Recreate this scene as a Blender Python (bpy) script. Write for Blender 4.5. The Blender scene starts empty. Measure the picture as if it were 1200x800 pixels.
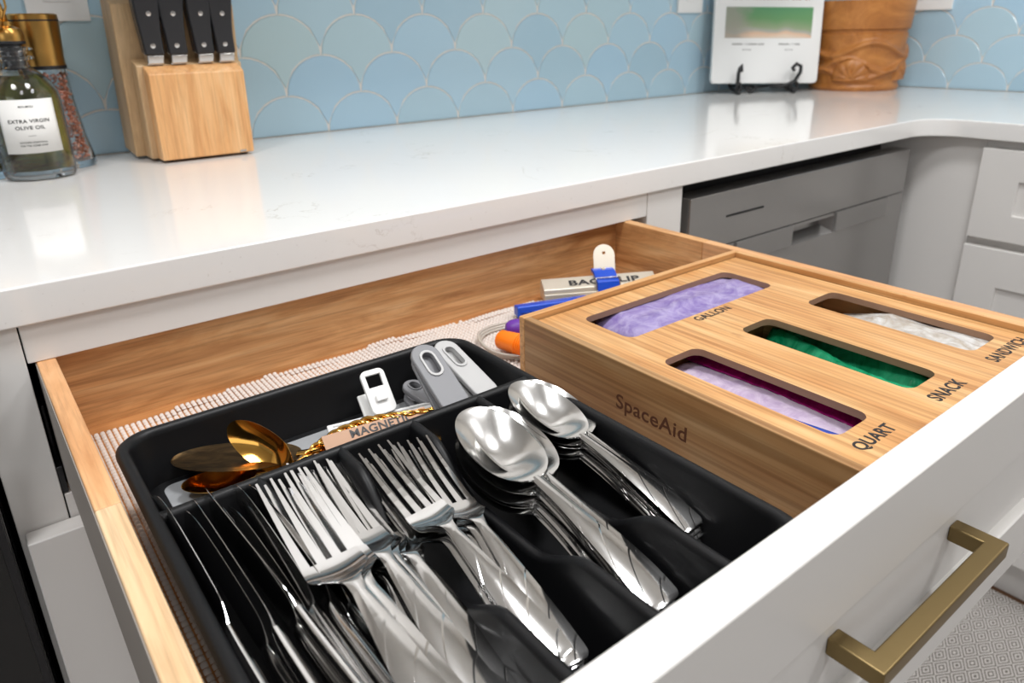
import bpy, bmesh, math, random
from math import sin, cos, pi, radians, sqrt
from mathutils import Vector, Matrix, noise
random.seed(7)
SC = bpy.context.scene
COL = SC.collection
H = 0.915          # counter top above the floor; all z below are written relative to the counter top

# ---------------------------------------------------------------- camera, world, lights, exposure
cam_d = bpy.data.cameras.new('camera'); cam = bpy.data.objects.new('camera', cam_d); COL.objects.link(cam)
SC.camera = cam
yaw, pitch, roll = radians(37.826), radians(-20.424), radians(-1.1105)
fwd = Vector((sin(yaw)*cos(pitch), cos(yaw)*cos(pitch), sin(pitch)))
rgt = fwd.cross(Vector((0, 0, 1))).normalized(); upv = rgt.cross(fwd)
r2 = cos(roll)*rgt + sin(roll)*upv; u2 = -sin(roll)*rgt + cos(roll)*upv
cam.matrix_world = Matrix(((r2.x, u2.x, -fwd.x, -0.19191), (r2.y, u2.y, -fwd.y, -1.25043),
                           (r2.z, u2.z, -fwd.z, 0.16579 + H), (0, 0, 0, 1)))
cam_d.sensor_width = 36; cam_d.lens = 25.5985
cam_d.shift_x = -8.49/1200; cam_d.shift_y = -49.38/1200
cam_d.clip_start = 0.02
cam_d.dof.use_dof = True; cam_d.dof.focus_distance = 0.48; cam_d.dof.aperture_fstop = 11.0

w = bpy.data.worlds.new('world'); SC.world = w; w.use_nodes = True
w.node_tree.nodes['Background'].inputs[0].default_value = (0.93, 0.96, 1.0, 1)
w.node_tree.nodes['Background'].inputs[1].default_value = 0.26
SC.view_settings.view_transform = 'Standard'; SC.view_settings.look = 'None'
SC.view_settings.gamma = 1; SC.view_settings.use_curve_mapping = False
SC.view_settings.exposure = 0.0

def area_light(name, loc, target, size, size_y, power, color=(0.96, 0.98, 1.0)):
    l = bpy.data.lights.new(name, 'AREA'); l.shape = 'RECTANGLE'; l.size = size; l.size_y = size_y
    l.energy = power; l.color = color
    o = bpy.data.objects.new(name, l); COL.objects.link(o)
    o.location = (loc[0], loc[1], loc[2] + H)
    d = Vector(target) - Vector(loc)
    o.rotation_euler = d.to_track_quat('-Z', 'Y').to_euler()
    return o
# soft fill lamp added out of view, from the far left behind the camera
area_light('fill_light', (-2.6, -2.6, 0.75), (0.3, -0.6, -0.1), 1.6, 1.2, 8, (0.93, 0.96, 1.0))
CEIL_LIGHTS = [(-0.75, -1.05), (0.45, -1.10), (1.15, -1.9), (-0.3, -2.3)]
LAMP_W = [15, 18, 15, 8]

# ---------------------------------------------------------------- helpers
def link(o, parent=None):
    COL.objects.link(o)
    if parent is not None: o.parent = parent
    return o
def tag(o, label=None, cat=None, group=None, kind=None):
    if label: o['label'] = label
    if cat: o['category'] = cat
    if group: o['group'] = group
    if kind: o['kind'] = kind
    return o
def thing(name, label, cat, loc=(0, 0, 0), rz=0.0, group=None):
    o = bpy.data.objects.new(name, None); COL.objects.link(o)
    o.empty_display_size = 0.02
    o.location = (loc[0], loc[1], loc[2] + H); o.rotation_euler = (0, 0, rz)
    return tag(o, label, cat, group)
def mesh_obj(name, verts, faces, mats, parent=None, smooth=False, mi=None, top=False, angle=None):
    me = bpy.data.meshes.new(name); me.from_pydata([tuple(v) for v in verts], [], faces)
    for m in (mats if isinstance(mats, (list, tuple)) else [mats]): me.materials.append(m)
    if mi: me.polygons.foreach_set('material_index', mi)
    bm = bmesh.new(); bm.from_mesh(me); bmesh.ops.recalc_face_normals(bm, faces=bm.faces)
    if angle:
        for e in bm.edges:
            if len(e.link_faces) == 2 and e.calc_face_angle(0) > radians(angle): e.smooth = False
    bm.to_mesh(me); bm.free()
    if smooth or angle: me.polygons.foreach_set('use_smooth', [True]*len(me.polygons))
    o = bpy.data.objects.new(name, me); link(o, parent)
    if top: o.location = (0, 0, H)
    return o
def bevel(o, width, seg=2):
    m = o.modifiers.new('bevel', 'BEVEL'); m.width = width; m.segments = seg; m.limit_method = 'ANGLE'
    m.angle_limit = radians(40); m.harden_normals = False
    for p in o.data.polygons: p.use_smooth = True
    if width:
        wn = o.modifiers.new('wn', 'WEIGHTED_NORMAL'); wn.keep_sharp = True
    return o
BF = [(0, 3, 2, 1), (4, 5, 6, 7), (0, 1, 5, 4), (1, 2, 6, 5), (2, 3, 7, 6), (3, 0, 4, 7)]
def boxv(x0, x1, y0, y1, z0, z1):
    return [(x0, y0, z0), (x1, y0, z0), (x1, y1, z0), (x0, y1, z0), (x0, y0, z1), (x1, y0, z1), (x1, y1, z1), (x0, y1, z1)]
def box(name, x0, x1, y0, y1, z0, z1, mat, parent=None, bev=0.0, top=False, seg=2):
    o = mesh_obj(name, boxv(x0, x1, y0, y1, z0, z1), BF, mat, parent, top=top)
    if bev: bevel(o, bev, seg)
    return o
def boxes(name, lst, mat, parent=None, bev=0.0, top=False):
    V = []; F = []
    for b in lst:
        n = len(V); V += boxv(*b); F += [tuple(n+i for i in f) for f in BF]
    o = mesh_obj(name, V, F, mat, parent, top=top)
    if bev: bevel(o, bev)
    return o
def prism(name, pts, axis, a0, a1, mat, parent=None, bev=0.0, top=False):
    # polygon pts extruded along an axis ('x': pts are (y,z); 'y': (x,z); 'z': (x,y))
    def P(p, a): return {'x': (a, p[0], p[1]), 'y': (p[0], a, p[1]), 'z': (p[0], p[1], a)}[axis]
    n = len(pts); V = [P(p, a0) for p in pts] + [P(p, a1) for p in pts]
    F = [tuple(range(n)), tuple(range(2*n-1, n-1, -1))] + [(i, (i+1) % n, n+(i+1) % n, n+i) for i in range(n)]
    o = mesh_obj(name, V, F, mat, parent, top=top)
    if bev: bevel(o, bev)
    return o
def lathe(name, prof, mat, parent=None, seg=40, loc=(0, 0, 0), mfunc=None, angle=35):
    V = []; F = []
    for r, z in prof:
        for k in range(seg):
            a = 2*pi*k/seg; V.append((loc[0]+r*cos(a), loc[1]+r*sin(a), loc[2]+z))
    for i in range(len(prof)-1):
        for k in range(seg):
            F.append((i*seg+k, i*seg+(k+1) % seg, (i+1)*seg+(k+1) % seg, (i+1)*seg+k))
    if prof[0][0] > 1e-6: F.append(tuple(range(seg-1, -1, -1)))
    if prof[-1][0] > 1e-6: F.append(tuple((len(prof)-1)*seg+k for k in range(seg)))
    return mesh_obj(name, V, F, mat, parent, angle=angle)
def tube(name, pts, r, mat, parent=None, seg=10, closed=False, top=False, flat=1.0):
    pts = [Vector(p) for p in pts]; n = len(pts); V = []; F = []
    rr = r if isinstance(r, (list, tuple)) else [r]*n
    prev = None
    for i, p in enumerate(pts):
        if closed: t = (pts[(i+1) % n]-pts[i-1]).normalized()
        else: t = (pts[min(i+1, n-1)]-pts[max(i-1, 0)]).normalized()
        if prev is None:
            a = Vector((0, 0, 1)) if abs(t.z) < 0.9 else Vector((1, 0, 0))
            nx = t.cross(a).normalized()
        else:
            nx = (prev - t*prev.dot(t)).normalized()
        prev = nx; ny = t.cross(nx)
        for k in range(seg):
            a = 2*pi*k/seg; V.append(p + (nx*cos(a)*flat + ny*sin(a))*rr[i])
    m = n if closed else n-1
    for i in range(m):
        j = (i+1) % n
        for k in range(seg): F.append((i*seg+k, i*seg+(k+1) % seg, j*seg+(k+1) % seg, j*seg+k))
    if not closed:
        F.append(tuple(range(seg-1, -1, -1))); F.append(tuple((n-1)*seg+k for k in range(seg)))
    return mesh_obj(name, V, F, mat, parent, smooth=True, top=top)
def rrect(x0, x1, y0, y1, r, n=6):
    P = []
    for cx, cy, a0 in ((x1-r, y1-r, 0), (x0+r, y1-r, 90), (x0+r, y0+r, 180), (x1-r, y0+r, 270)):
        for k in range(n+1):
            a = radians(a0+90*k/n); P.append((cx+r*cos(a), cy+r*sin(a)))
    return P
def plate(name, outlines, thick, mat, parent=None, bev=0.0, sidemat=None, res=0):
    # flat plate in local XY with holes, thickness along Z centred on 0, through a filled 2D curve
    cu = bpy.data.curves.new(name, 'CURVE'); cu.dimensions = '2D'; cu.fill_mode = 'BOTH'
    cu.extrude = thick/2 - bev; cu.bevel_depth = bev; cu.bevel_resolution = 1; cu.offset = -bev
    for pl in outlines:
        sp = cu.splines.new('POLY'); sp.points.add(len(pl)-1); sp.use_cyclic_u = True
        for i, (x, y) in enumerate(pl): sp.points[i].co = (x, y, 0, 1)
    tmp = bpy.data.objects.new('tmp', cu); COL.objects.link(tmp)
    dg = bpy.context.evaluated_depsgraph_get(); me = bpy.data.meshes.new_from_object(tmp.evaluated_get(dg))
    bpy.data.objects.remove(tmp); bpy.data.curves.remove(cu)
    me.name = name; me.materials.clear(); me.materials.append(mat)
    if sidemat:
        me.materials.append(sidemat)
        for p in me.polygons:
            if abs(p.normal.z) < 0.5: p.material_index = 1
    o = bpy.data.objects.new(name, me); return link(o, parent)
def text(body, width, height, thick, mat, parent, loc, rot=(0, 0, 0), name='lettering', bold=0.0, align='L'):
    cu = bpy.data.curves.new(name, 'FONT'); cu.body = body; cu.size = 1; cu.extrude = 0.01; cu.offset = bold
    cu.space_character = 1.05
    tmp = bpy.data.objects.new('tmp', cu); COL.objects.link(tmp)
    dg = bpy.context.evaluated_depsgraph_get(); me = bpy.data.meshes.new_from_object(tmp.evaluated_get(dg))
    bpy.data.objects.remove(tmp); bpy.data.curves.remove(cu)
    xs = [v.co.x for v in me.vertices]; ys = [v.co.y for v in me.vertices]
    x0, x1, y0, y1 = min(xs), max(xs), min(ys), max(ys)
    if width is None: width = (x1-x0)*height/(y1-y0)
    off = {'L': 0, 'C': -width/2}[align]
    for v in me.vertices:
        v.co = ((v.co.x-x0)/(x1-x0)*width+off, (v.co.y-y0)/(y1-y0)*height, thick if v.co.z > 0 else 0)
    me.name = name; me.materials.clear(); me.materials.append(mat)
    o = bpy.data.objects.new(name, me); link(o, parent); o.location = loc; o.rotation_euler = rot
    return o
def copy_tree(o, parent=None):
    c = o.copy(); COL.objects.link(c)
    if parent is not None: c.parent = parent
    for ch in list(o.children): copy_tree(ch, c)
    return c

# ---------------------------------------------------------------- materials
def srgb(r, g, b):
    f = lambda c: c/12.92 if c <= 0.04045 else ((c+0.055)/1.055)**2.4
    return (f(r/255), f(g/255), f(b/255), 1)
def mat(name, col, rough=0.5, metal=0.0, **kw):
    m = bpy.data.materials.new(name); m.use_nodes = True
    b = m.node_tree.nodes['Principled BSDF']
    b.inputs['Base Color'].default_value = col; b.inputs['Roughness'].default_value = rough
    b.inputs['Metallic'].default_value = metal
    for k, v in kw.items(): b.inputs[k].default_value = v
    return m
class NT:
    def __init__(s, m): s.m = m; s.t = m.node_tree; s.b = s.t.nodes['Principled BSDF']
    def n(s, typ, **kw):
        x = s.t.nodes.new(typ)
        for k, v in kw.items():
            if k.startswith('i_'):
                key = k[2:]; key = int(key) if key.isdigit() else key
                x.inputs[key].default_value = v
            else: setattr(x, k, v)
        return x
    def l(s, a, b): s.t.links.new(a, b)
    def coords(s, scale=(1, 1, 1), loc=(0, 0, 0), rot=(0, 0, 0), src='Object'):
        tc = s.n('ShaderNodeTexCoord'); mp = s.n('ShaderNodeMapping')
        mp.inputs['Scale'].default_value = scale; mp.inputs['Location'].default_value = loc
        mp.inputs['Rotation'].default_value = rot
        s.l(tc.outputs[src], mp.inputs['Vector']); return mp.outputs['Vector']
    def noise(s, vec, scale=5, detail=4, rough=0.5, dist=0.0):
        x = s.n('ShaderNodeTexNoise'); x.inputs['Scale'].default_value = scale
        x.inputs['Detail'].default_value = detail; x.inputs['Roughness'].default_value = rough
        x.inputs['Distortion'].default_value = dist
        s.l(vec, x.inputs['Vector']); return x.outputs['Fac']
    def ramp(s, fac, stops):
        x = s.n('ShaderNodeValToRGB'); e = x.color_ramp.elements
        while len(e) < len(stops): e.new(0.5)
        for i, (p, c) in enumerate(stops): e[i].position = p; e[i].color = c
        s.l(fac, x.inputs['Fac']); return x.outputs['Color']
    def mix(s, fac, a, b, mode='MIX'):
        x = s.n('ShaderNodeMix', data_type='RGBA', blend_type=mode)
        for sock, v in ((x.inputs[0], fac), (x.inputs[6], a), (x.inputs[7], b)):
            if hasattr(v, 'links'): s.l(v, sock)
            else: sock.default_value = v
        return x.outputs[2]
    def math(s, op, a, b=None):
        x = s.n('ShaderNodeMath', operation=op)
        for i, v in enumerate((a, b)):
            if v is None: continue
            if hasattr(v, 'links'): s.l(v, x.inputs[i])
            else: x.inputs[i].default_value = v
        return x.outputs[0]
    def bump(s, h, strength=0.3, dist=0.001):
        x = s.n('ShaderNodeBump'); x.inputs['Strength'].default_value = strength
        x.inputs['Distance'].default_value = dist
        s.l(h, x.inputs['Height']); s.l(x.outputs['Normal'], s.b.inputs['Normal'])

def wood(name, c_dark, c_mid, c_light, axis='x', rough=0.45, fig=1.0, streak=1.0, loc=(0, 0, 0)):
    m = mat(name, c_mid, rough); t = NT(m)
    sc = {'x': (3, 26, 26), 'y': (26, 3, 26), 'z': (26, 26, 3)}[axis]
    v = t.coords(tuple(a*fig for a in sc), loc)
    n1 = t.noise(v, 1.6, 5, 0.6, 1.2)
    sc2 = {'x': (12, 420, 420), 'y': (420, 12, 420), 'z': (420, 420, 12)}[axis]
    n2 = t.noise(t.coords(sc2, loc), 1.0, 3, 0.6)
    c = t.ramp(n1, [(0.30, c_dark), (0.5, c_mid), (0.70, c_light)])
    g = t.ramp(n2, [(0.35, (0.62, 0.60, 0.58, 1)), (0.55, (1, 1, 1, 1))])
    t.l(t.mix(0.62*streak, c, t.mix(1.0, c, g, 'MULTIPLY')), t.b.inputs['Base Color'])
    t.bump(n2, 0.12, 0.0004)
    return m
M = {}
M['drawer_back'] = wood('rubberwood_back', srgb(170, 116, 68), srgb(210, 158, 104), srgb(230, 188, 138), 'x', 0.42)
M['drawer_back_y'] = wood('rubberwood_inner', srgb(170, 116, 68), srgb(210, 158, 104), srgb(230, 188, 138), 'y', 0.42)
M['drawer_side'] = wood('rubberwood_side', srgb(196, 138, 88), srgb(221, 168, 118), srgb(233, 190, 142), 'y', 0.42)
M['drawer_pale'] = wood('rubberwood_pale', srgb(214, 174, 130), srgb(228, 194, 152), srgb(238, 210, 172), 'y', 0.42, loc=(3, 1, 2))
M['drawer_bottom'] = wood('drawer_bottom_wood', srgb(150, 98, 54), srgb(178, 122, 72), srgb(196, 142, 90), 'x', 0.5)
def bamboo(name, axis, dark=1.0):
    m = mat(name, srgb(214, 168, 112), 0.38); t = NT(m)
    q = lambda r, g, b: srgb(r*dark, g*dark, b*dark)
    sc = {'x': (4, 330, 330), 'y': (330, 4, 330)}[axis]
    n2 = t.noise(t.coords(sc), 1.0, 2, 0.5)
    st = {'x': (9, 62, 62), 'y': (62, 9, 62)}[axis]
    n3 = t.noise(t.coords(st, (5, 2, 1)), 1.0, 2, 0.5)
    kn = {'x': (26, 75, 75), 'y': (75, 26, 75)}[axis]
    n4 = t.noise(t.coords(kn, (1, 7, 3)), 1.0, 3, 0.6)
    c = t.ramp(n3, [(0.32, q(196, 141, 86)), (0.52, q(212, 162, 106)), (0.7, q(223, 180, 128))])
    g = t.ramp(n2, [(0.36, (0.60, 0.53, 0.44, 1)), (0.58, (1, 1, 1, 1))])
    k = t.ramp(n4, [(0.66, (1, 1, 1, 1)), (0.78, (0.70, 0.58, 0.44, 1))])
    c = t.mix(0.75, c, t.mix(1.0, c, g, 'MULTIPLY')); c = t.mix(1.0, c, k, 'MULTIPLY')
    t.l(c, t.b.inputs['Base Color']); t.bump(n2, 0.06, 0.0003)
    return m
M['bamboo_y'] = bamboo('bamboo_along_y', 'y'); M['bamboo_x'] = bamboo('bamboo_along_x', 'x')
M['bamboo_shaded'] = bamboo('bamboo_shaded_wall', 'y', 0.80)  # same bamboo darkened: shade on the left wall put into the colour
M['burnt'] = mat('routed_bamboo_edge', srgb(150, 116, 92), 0.6)
M['engrave'] = mat('engraved_brown', srgb(84, 44, 22), 0.7)
M['ink'] = mat('black_ink', srgb(28, 26, 28), 0.5)
M['cab'] = mat('cabinet_paint', srgb(226, 223, 219), 0.38)
t = NT(M['cab']); t.bump(t.noise(t.coords((60, 60, 60)), 1, 2), 0.03, 0.0005)
M['white'] = mat('white_plastic', srgb(238, 238, 236), 0.35)
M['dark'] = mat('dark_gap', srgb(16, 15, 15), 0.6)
M['side_shade'] = mat('grey_side_shade', srgb(158, 150, 142), 0.5)  # grey that stands for shade on the wooden drawer side
M['slide'] = mat('slide_steel', srgb(60, 60, 62), 0.35, 0.9)
# quartz
m = mat('quartz', srgb(236, 234, 231), 0.10, **{'Specular IOR Level': 0.6}); t = NT(m); M['quartz'] = m
v = t.coords((1, 1, 1)); n1 = t.noise(v, 3.2, 6, 0.6, 2.6)
vein = t.math('ABSOLUTE', t.math('SUBTRACT', n1, 0.5))
vc = t.ramp(vein, [(0.0, (1, 1, 1, 1)), (0.006, (0, 0, 0, 1))])
msk = t.ramp(t.noise(v, 7, 3), [(0.55, (0, 0, 0, 1)), (0.68, (1, 1, 1, 1))])
sp = t.ramp(t.noise(v, 260, 2), [(0.70, (0, 0, 0, 1)), (0.76, (1, 1, 1, 1))])
f = t.math('MULTIPLY', vc, msk)
cc = t.mix(f, srgb(236, 234, 231), srgb(196, 188, 178)); cc = t.mix(t.math('MULTIPLY', sp, 0.35), cc, srgb(205, 200, 194))
t.l(cc, t.b.inputs['Base Color'])
# glazed tile
m = mat('fish_scale_glaze', srgb(160, 192, 208), 0.16); t = NT(m); M['tile'] = m
oi = t.n('ShaderNodeObjectInfo')
c = t.ramp(oi.outputs['Random'], [(0.0, srgb(164, 196, 214)), (0.35, srgb(180, 208, 220)), (0.7, srgb(170, 204, 226)), (1.0, srgb(186, 210, 214))])
n1 = t.noise(t.coords((14, 14, 14)), 1, 3)
t.l(t.mix(t.math('MULTIPLY', n1, 0.35), c, srgb(192, 215, 226)), t.b.inputs['Base Color'])
t.bump(t.noise(t.coords((30, 30, 30)), 1, 2), 0.08, 0.002)
M['grout'] = mat('grout', srgb(226, 220, 212), 0.8)
M['paint_wall'] = mat('painted_wall', srgb(232, 230, 226), 0.7)
# metals
def steel(name, col, rough, pattern=False):
    m = mat(name, col, rough, 1.0); t = NT(m)
    if pattern:
        tc = t.n('ShaderNodeTexCoord'); sx = t.n('ShaderNodeSeparateXYZ'); t.l(tc.outputs['Object'], sx.inputs[0])
        xx = t.math('MULTIPLY', t.math('MULTIPLY', sx.outputs['X'], sx.outputs['X']), 70.0)
        u = t.math('ADD', t.math('SUBTRACT', sx.outputs['Y'], t.math('MULTIPLY', sx.outputs['X'], 1.9)), xx)
        fr_ = t.math('FRACT', t.math('DIVIDE', u, 0.0245))
        h = t.math('MINIMUM', t.math('MULTIPLY', fr_, 14.0), 1.0)
        fade = t.n('ShaderNodeMapRange'); t.l(sx.outputs['Y'], fade.inputs[0])
        for i, v in zip((1, 2, 3, 4), (0.055, 0.080, 1.0, 0.0)): fade.inputs[i].default_value = v
        hh = t.math('MULTIPLY', h, fade.outputs[0])
        t.bump(hh, 0.5, 0.0006)
    return m
M['steel'] = steel('polished_steel', srgb(206, 205, 204), 0.13)
M['steel_p'] = steel('polished_steel_pattern', srgb(212, 211, 210), 0.13, True)
M['bowl_steel'] = steel('bowl_steel', srgb(212, 211, 209), 0.20)
M['steel_b'] = steel('satin_steel', srgb(205, 203, 200), 0.24)
M['gold'] = steel('polished_gold', srgb(226, 170, 84), 0.12)
M['gold_tarn'] = steel('tarnished_gold', srgb(120, 96, 66), 0.35)
t = NT(M['gold_tarn']); c = t.ramp(t.noise(t.coords((90, 30, 90)), 1, 4, 0.6, 1.5), [(0.4, srgb(98, 80, 58)), (0.62, srgb(140, 112, 76)), (0.7, srgb(206, 170, 110))]); t.l(c, t.b.inputs['Base Color'])
M['brass'] = steel('brushed_brass', srgb(138, 119, 82), 0.40)
M['cap_gold'] = steel('gold_cap', srgb(196, 150, 82), 0.28)
# dishwasher steel
m = mat('dishwasher_steel', srgb(158, 156, 154), 0.24, 0.8); M['dw'] = m; t = NT(m)
t.bump(t.noise(t.coords((3, 900, 900)), 1, 2), 0.05, 0.0002)
M['dw_side'] = mat('dishwasher_side', srgb(150, 148, 146), 0.32, 0.7)
# tray
m = mat('black_tray_plastic', srgb(13, 13, 15), 0.44, **{'Specular IOR Level': 0.32}); M['tray'] = m; t = NT(m)
t.bump(t.noise(t.coords((1500, 1500, 1500)), 1, 2), 0.10, 0.0003)
M['pad'] = mat('grey_pad', srgb(150, 152, 154), 0.55)
M['black_glass'] = mat('black_glass', srgb(10, 10, 11), 0.06)
M['black'] = mat('black_plastic', srgb(30, 30, 33), 0.42)
M['iron'] = mat('wrought_iron', srgb(24, 24, 26), 0.45)
M['mat_white'] = mat('woven_liner', srgb(216, 205, 197), 0.8)
M['grey_grip'] = mat('grey_grip_plastic', srgb(128, 128, 131), 0.48)
M['light_grey'] = mat('pale_grey_plastic', srgb(184, 183, 182), 0.42)
M['blue'] = mat('blue_plastic', srgb(16, 72, 190), 0.3)
M['orange'] = mat('orange_plastic', srgb(255, 128, 10), 0.4)
M['purple'] = mat('purple_plastic', srgb(96, 40, 150), 0.4)
M['clip_metal'] = mat('champagne_clip', srgb(205, 196, 180), 0.3, 0.35)
M['clear_cord'] = mat('clear_cord', srgb(226, 220, 210), 0.15, **{'Transmission Weight': 0.5})
M['kraft'] = mat('kraft_card', srgb(190, 152, 126), 0.7)
def film(name, col, col2, alpha_t, rough=0.18):
    m = mat(name, col, rough, **{'Transmission Weight': alpha_t, 'IOR': 1.2, 'Specular IOR Level': 0.7}); t = NT(m)
    n1 = t.noise(t.coords((40, 40, 12)), 1, 4, 0.6, 2.0)
    t.l(t.ramp(n1, [(0.35, col), (0.65, col2)]), t.b.inputs['Base Color'])
    t.bump(t.noise(t.coords((60, 90, 60)), 1, 4, 0.6, 1.5), 0.35, 0.002)
    return m
M['film_purple'] = film('lilac_film', srgb(140, 120, 184), srgb(186, 174, 214), 0.25)
M['film_green'] = film('green_film', srgb(6, 122, 78), srgb(52, 170, 122), 0.2)
M['film_clear'] = film('clear_film', srgb(196, 186, 172), srgb(232, 230, 228), 0.35)
M['film_quart'] = film('quart_film', srgb(186, 166, 196), srgb(214, 198, 218), 0.2)
M['film_magenta'] = film('magenta_film', srgb(120, 8, 84), srgb(158, 20, 110), 0.1)
M['film_blue'] = film('blue_film', srgb(40, 70, 160), srgb(80, 100, 190), 0.1)
# rug
m = mat('rug_weave', srgb(150, 146, 142), 0.9); M['rug'] = m; t = NT(m)
tc = t.n('ShaderNodeTexCoord'); sx = t.n('ShaderNodeSeparateXYZ'); t.l(tc.outputs['Object'], sx.inputs[0])
def tri(a, per):
    q = t.math('FRACT', t.math('DIVIDE', a, per)); return t.math('ABSOLUTE', t.math('SUBTRACT', q, 0.5))
dd = t.math('ADD', tri(sx.outputs['X'], 0.052), t.math('MULTIPLY', tri(sx.outputs['Y'], 0.030), 1.0))
st = t.math('FRACT', t.math('MULTIPLY', dd, 5.0))
n_ = t.noise(t.coords((700, 700, 700)), 1, 2)
ff = t.math('ADD', st, t.math('MULTIPLY', t.math('SUBTRACT', n_, 0.5), 0.5))
c = t.ramp(ff, [(0.42, srgb(112, 106, 101)), (0.58, srgb(205, 200, 195))])
t.l(c, t.b.inputs['Base Color']); t.bump(ff, 0.5, 0.001)
M['floor'] = wood('floor_boards', srgb(88, 58, 36), srgb(120, 82, 52), srgb(142, 100, 66), 'y', 0.4)
M['block'] = wood('knife_block_wood', srgb(202, 142, 88), srgb(222, 168, 112), srgb(234, 188, 136), 'z', 0.42, fig=0.9, streak=0.7)
M['block_side'] = wood('knife_block_side', srgb(172, 138, 98), srgb(196, 162, 120), srgb(208, 176, 134), 'z', 0.45, fig=0.7, streak=0.6)
M['carved'] = wood('carved_wood', srgb(160, 98, 44), srgb(184, 118, 56), srgb(202, 136, 70), 'x', 0.4, fig=0.45, streak=0.35)
t = NT(M['carved'])

# ================================================================ setting
XR = 1.8757; Z0 = -H; ZC = 1.55
def struct(o): o['kind'] = 'structure'; return o
floor = struct(box('floor', -3.4, XR+0.02, -4.2, 0.02, Z0-0.03, Z0-0.006, M['dark'], top=True))
# floor boards under and around the rug, each its own part
bx = -1.6; k = 0
bmesh_board = None
while bx < XR:
    o = box('board', 0, 0.118, -3.4, 0, Z0-0.006, Z0, M['floor'], floor, bev=0.001)
    o.location = (bx, -0.02*(k % 3), 0)
    if bmesh_board: o.data = bmesh_board
    else: bmesh_board = o.data
    bx += 0.12; k += 1
wall_back = struct(box('wall_back', -3.4, XR+0.12, -0.0052, 0.12, Z0, ZC, M['grout'], top=True))
wall_right = struct(box('wall_right', XR-0.0052, XR+0.12, -4.2, -0.0053, Z0, ZC, M['grout'], top=True))
ceiling = struct(box('ceiling', -3.4, XR+0.12, -4.2, 0.12, ZC, ZC+0.05, M['paint_wall'], top=True))

# fish-scale tiles: every tile its own part of the wall
TA, TB, GAP, TH = 0.0688, 0.0645, 0.0014, 0.0068
def scale_poly(zmin=-9, umin=-9, umax=9, n=7, inset=0.0):
    a, b, g = TA, TB, GAP+inset
    xs = [-(a-g)*cos(pi*i/(2*n)) for i in range(n)]; xs = xs+[0.0]+[-x for x in reversed(xs)]
    top = [(x, (b-g)*sqrt(max(0, 1-(x/(a-g))**2))) for x in xs]
    bot = []
    for x in reversed(xs):
        c = -a if x < 0 else a
        q = 1-((x-c)/(a+g))**2
        zb = -b+(b+g)*sqrt(max(0, q)) if x != 0 else -b+(b+g)*sqrt(max(0, 1-(a/(a+g))**2))
        zt = (b-g)*sqrt(max(0, 1-(x/(a-g))**2))
        if zb < zt-1e-5: bot.append((x, zb))
    P = top+bot
    def clip(P, f):
        out = []
        for i in range(len(P)):
            A, B = P[i-1], P[i]; fa, fb = f(A), f(B)
            if (fa >= 0) != (fb >= 0):
                t_ = fa/(fa-fb); out.append((A[0]+(B[0]-A[0])*t_, A[1]+(B[1]-A[1])*t_))
            if fb >= 0: out.append(B)
        return out
    P = clip(P, lambda p: p[1]-zmin); P = clip(P, lambda p: p[0]-umin); P = clip(P, lambda p: umax-p[0])
    Q = [P[0]]
    for p in P[1:]:
        if (p[0]-Q[-1][0])**2+(p[1]-Q[-1][1])**2 > 1e-8: Q.append(p)
    return Q
tile_cache = {}
def tile_mesh(zmin, umin, umax):
    key = (round(zmin, 4), round(umin, 4), round(umax, 4))
    if key in tile_cache: return tile_cache[key]
    P = scale_poly(zmin, umin, umax)
    if len(P) < 3: tile_cache[key] = None; return None
    cx = sum(p[0] for p in P)/len(P); cz = sum(p[1] for p in P)/len(P)
    def sh(p, d):
        l = sqrt((p[0]-cx)**2+(p[1]-cz)**2)+1e-9; return (p[0]-(p[0]-cx)/l*d, p[1]-(p[1]-cz)/l*d)
    n = len(P)
    V = [(p[0], 0, p[1]) for p in P]+[(p[0], -TH+0.0012, p[1]) for p in P]+[(sh(p, 0.0014)[0], -TH, sh(p, 0.0014)[1]) for p in P]
    F = [(i, (i+1) % n, n+(i+1) % n, n+i) for i in range(n)]+[(n+i, n+(i+1) % n, 2*n+(i+1) % n, 2*n+i) for i in range(n)]
    F.append(tuple(range(2*n, 3*n)))
    me = bpy.data.meshes.new('tile'); me.from_pydata(V, [], F); me.materials.append(M['tile'])
    bm = bmesh.new(); bm.from_mesh(me); bmesh.ops.recalc_face_normals(bm, faces=bm.faces); bm.to_mesh(me); bm.free()
    tile_cache[key] = me; return me
ZT = 0.455
def tiles(wall, u0, u1, anchor, right):
    row = 0
    while row*TB < ZT:
        z = row*TB; off = anchor + (0 if row % 2 == 0 else TA)
        kk = math.floor((u0-off)/(2*TA))
        while off+kk*2*TA < u1+TA:
            u = off+kk*2*TA; kk += 1
            if u+TA < u0 or u-TA > u1: continue
            me = tile_mesh(0.0012-z if row <= 1 else -9, max(-9, u0-u) if u0-u > -TA else -9, u1-u if u1-u < TA else 9)
            if me is None: continue
            o = bpy.data.objects.new('tile', me); link(o, wall)
            if right: o.location = (XR, -u, z); o.rotation_euler = (0, 0, -pi/2)
            else: o.location = (u, 0, z)
        row += 1
tiles(wall_back, -1.0, XR-TH-0.001, 0.286, False)
tiles(wall_right, TH+0.001, 1.35, 0.4027+TA, True)

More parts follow.
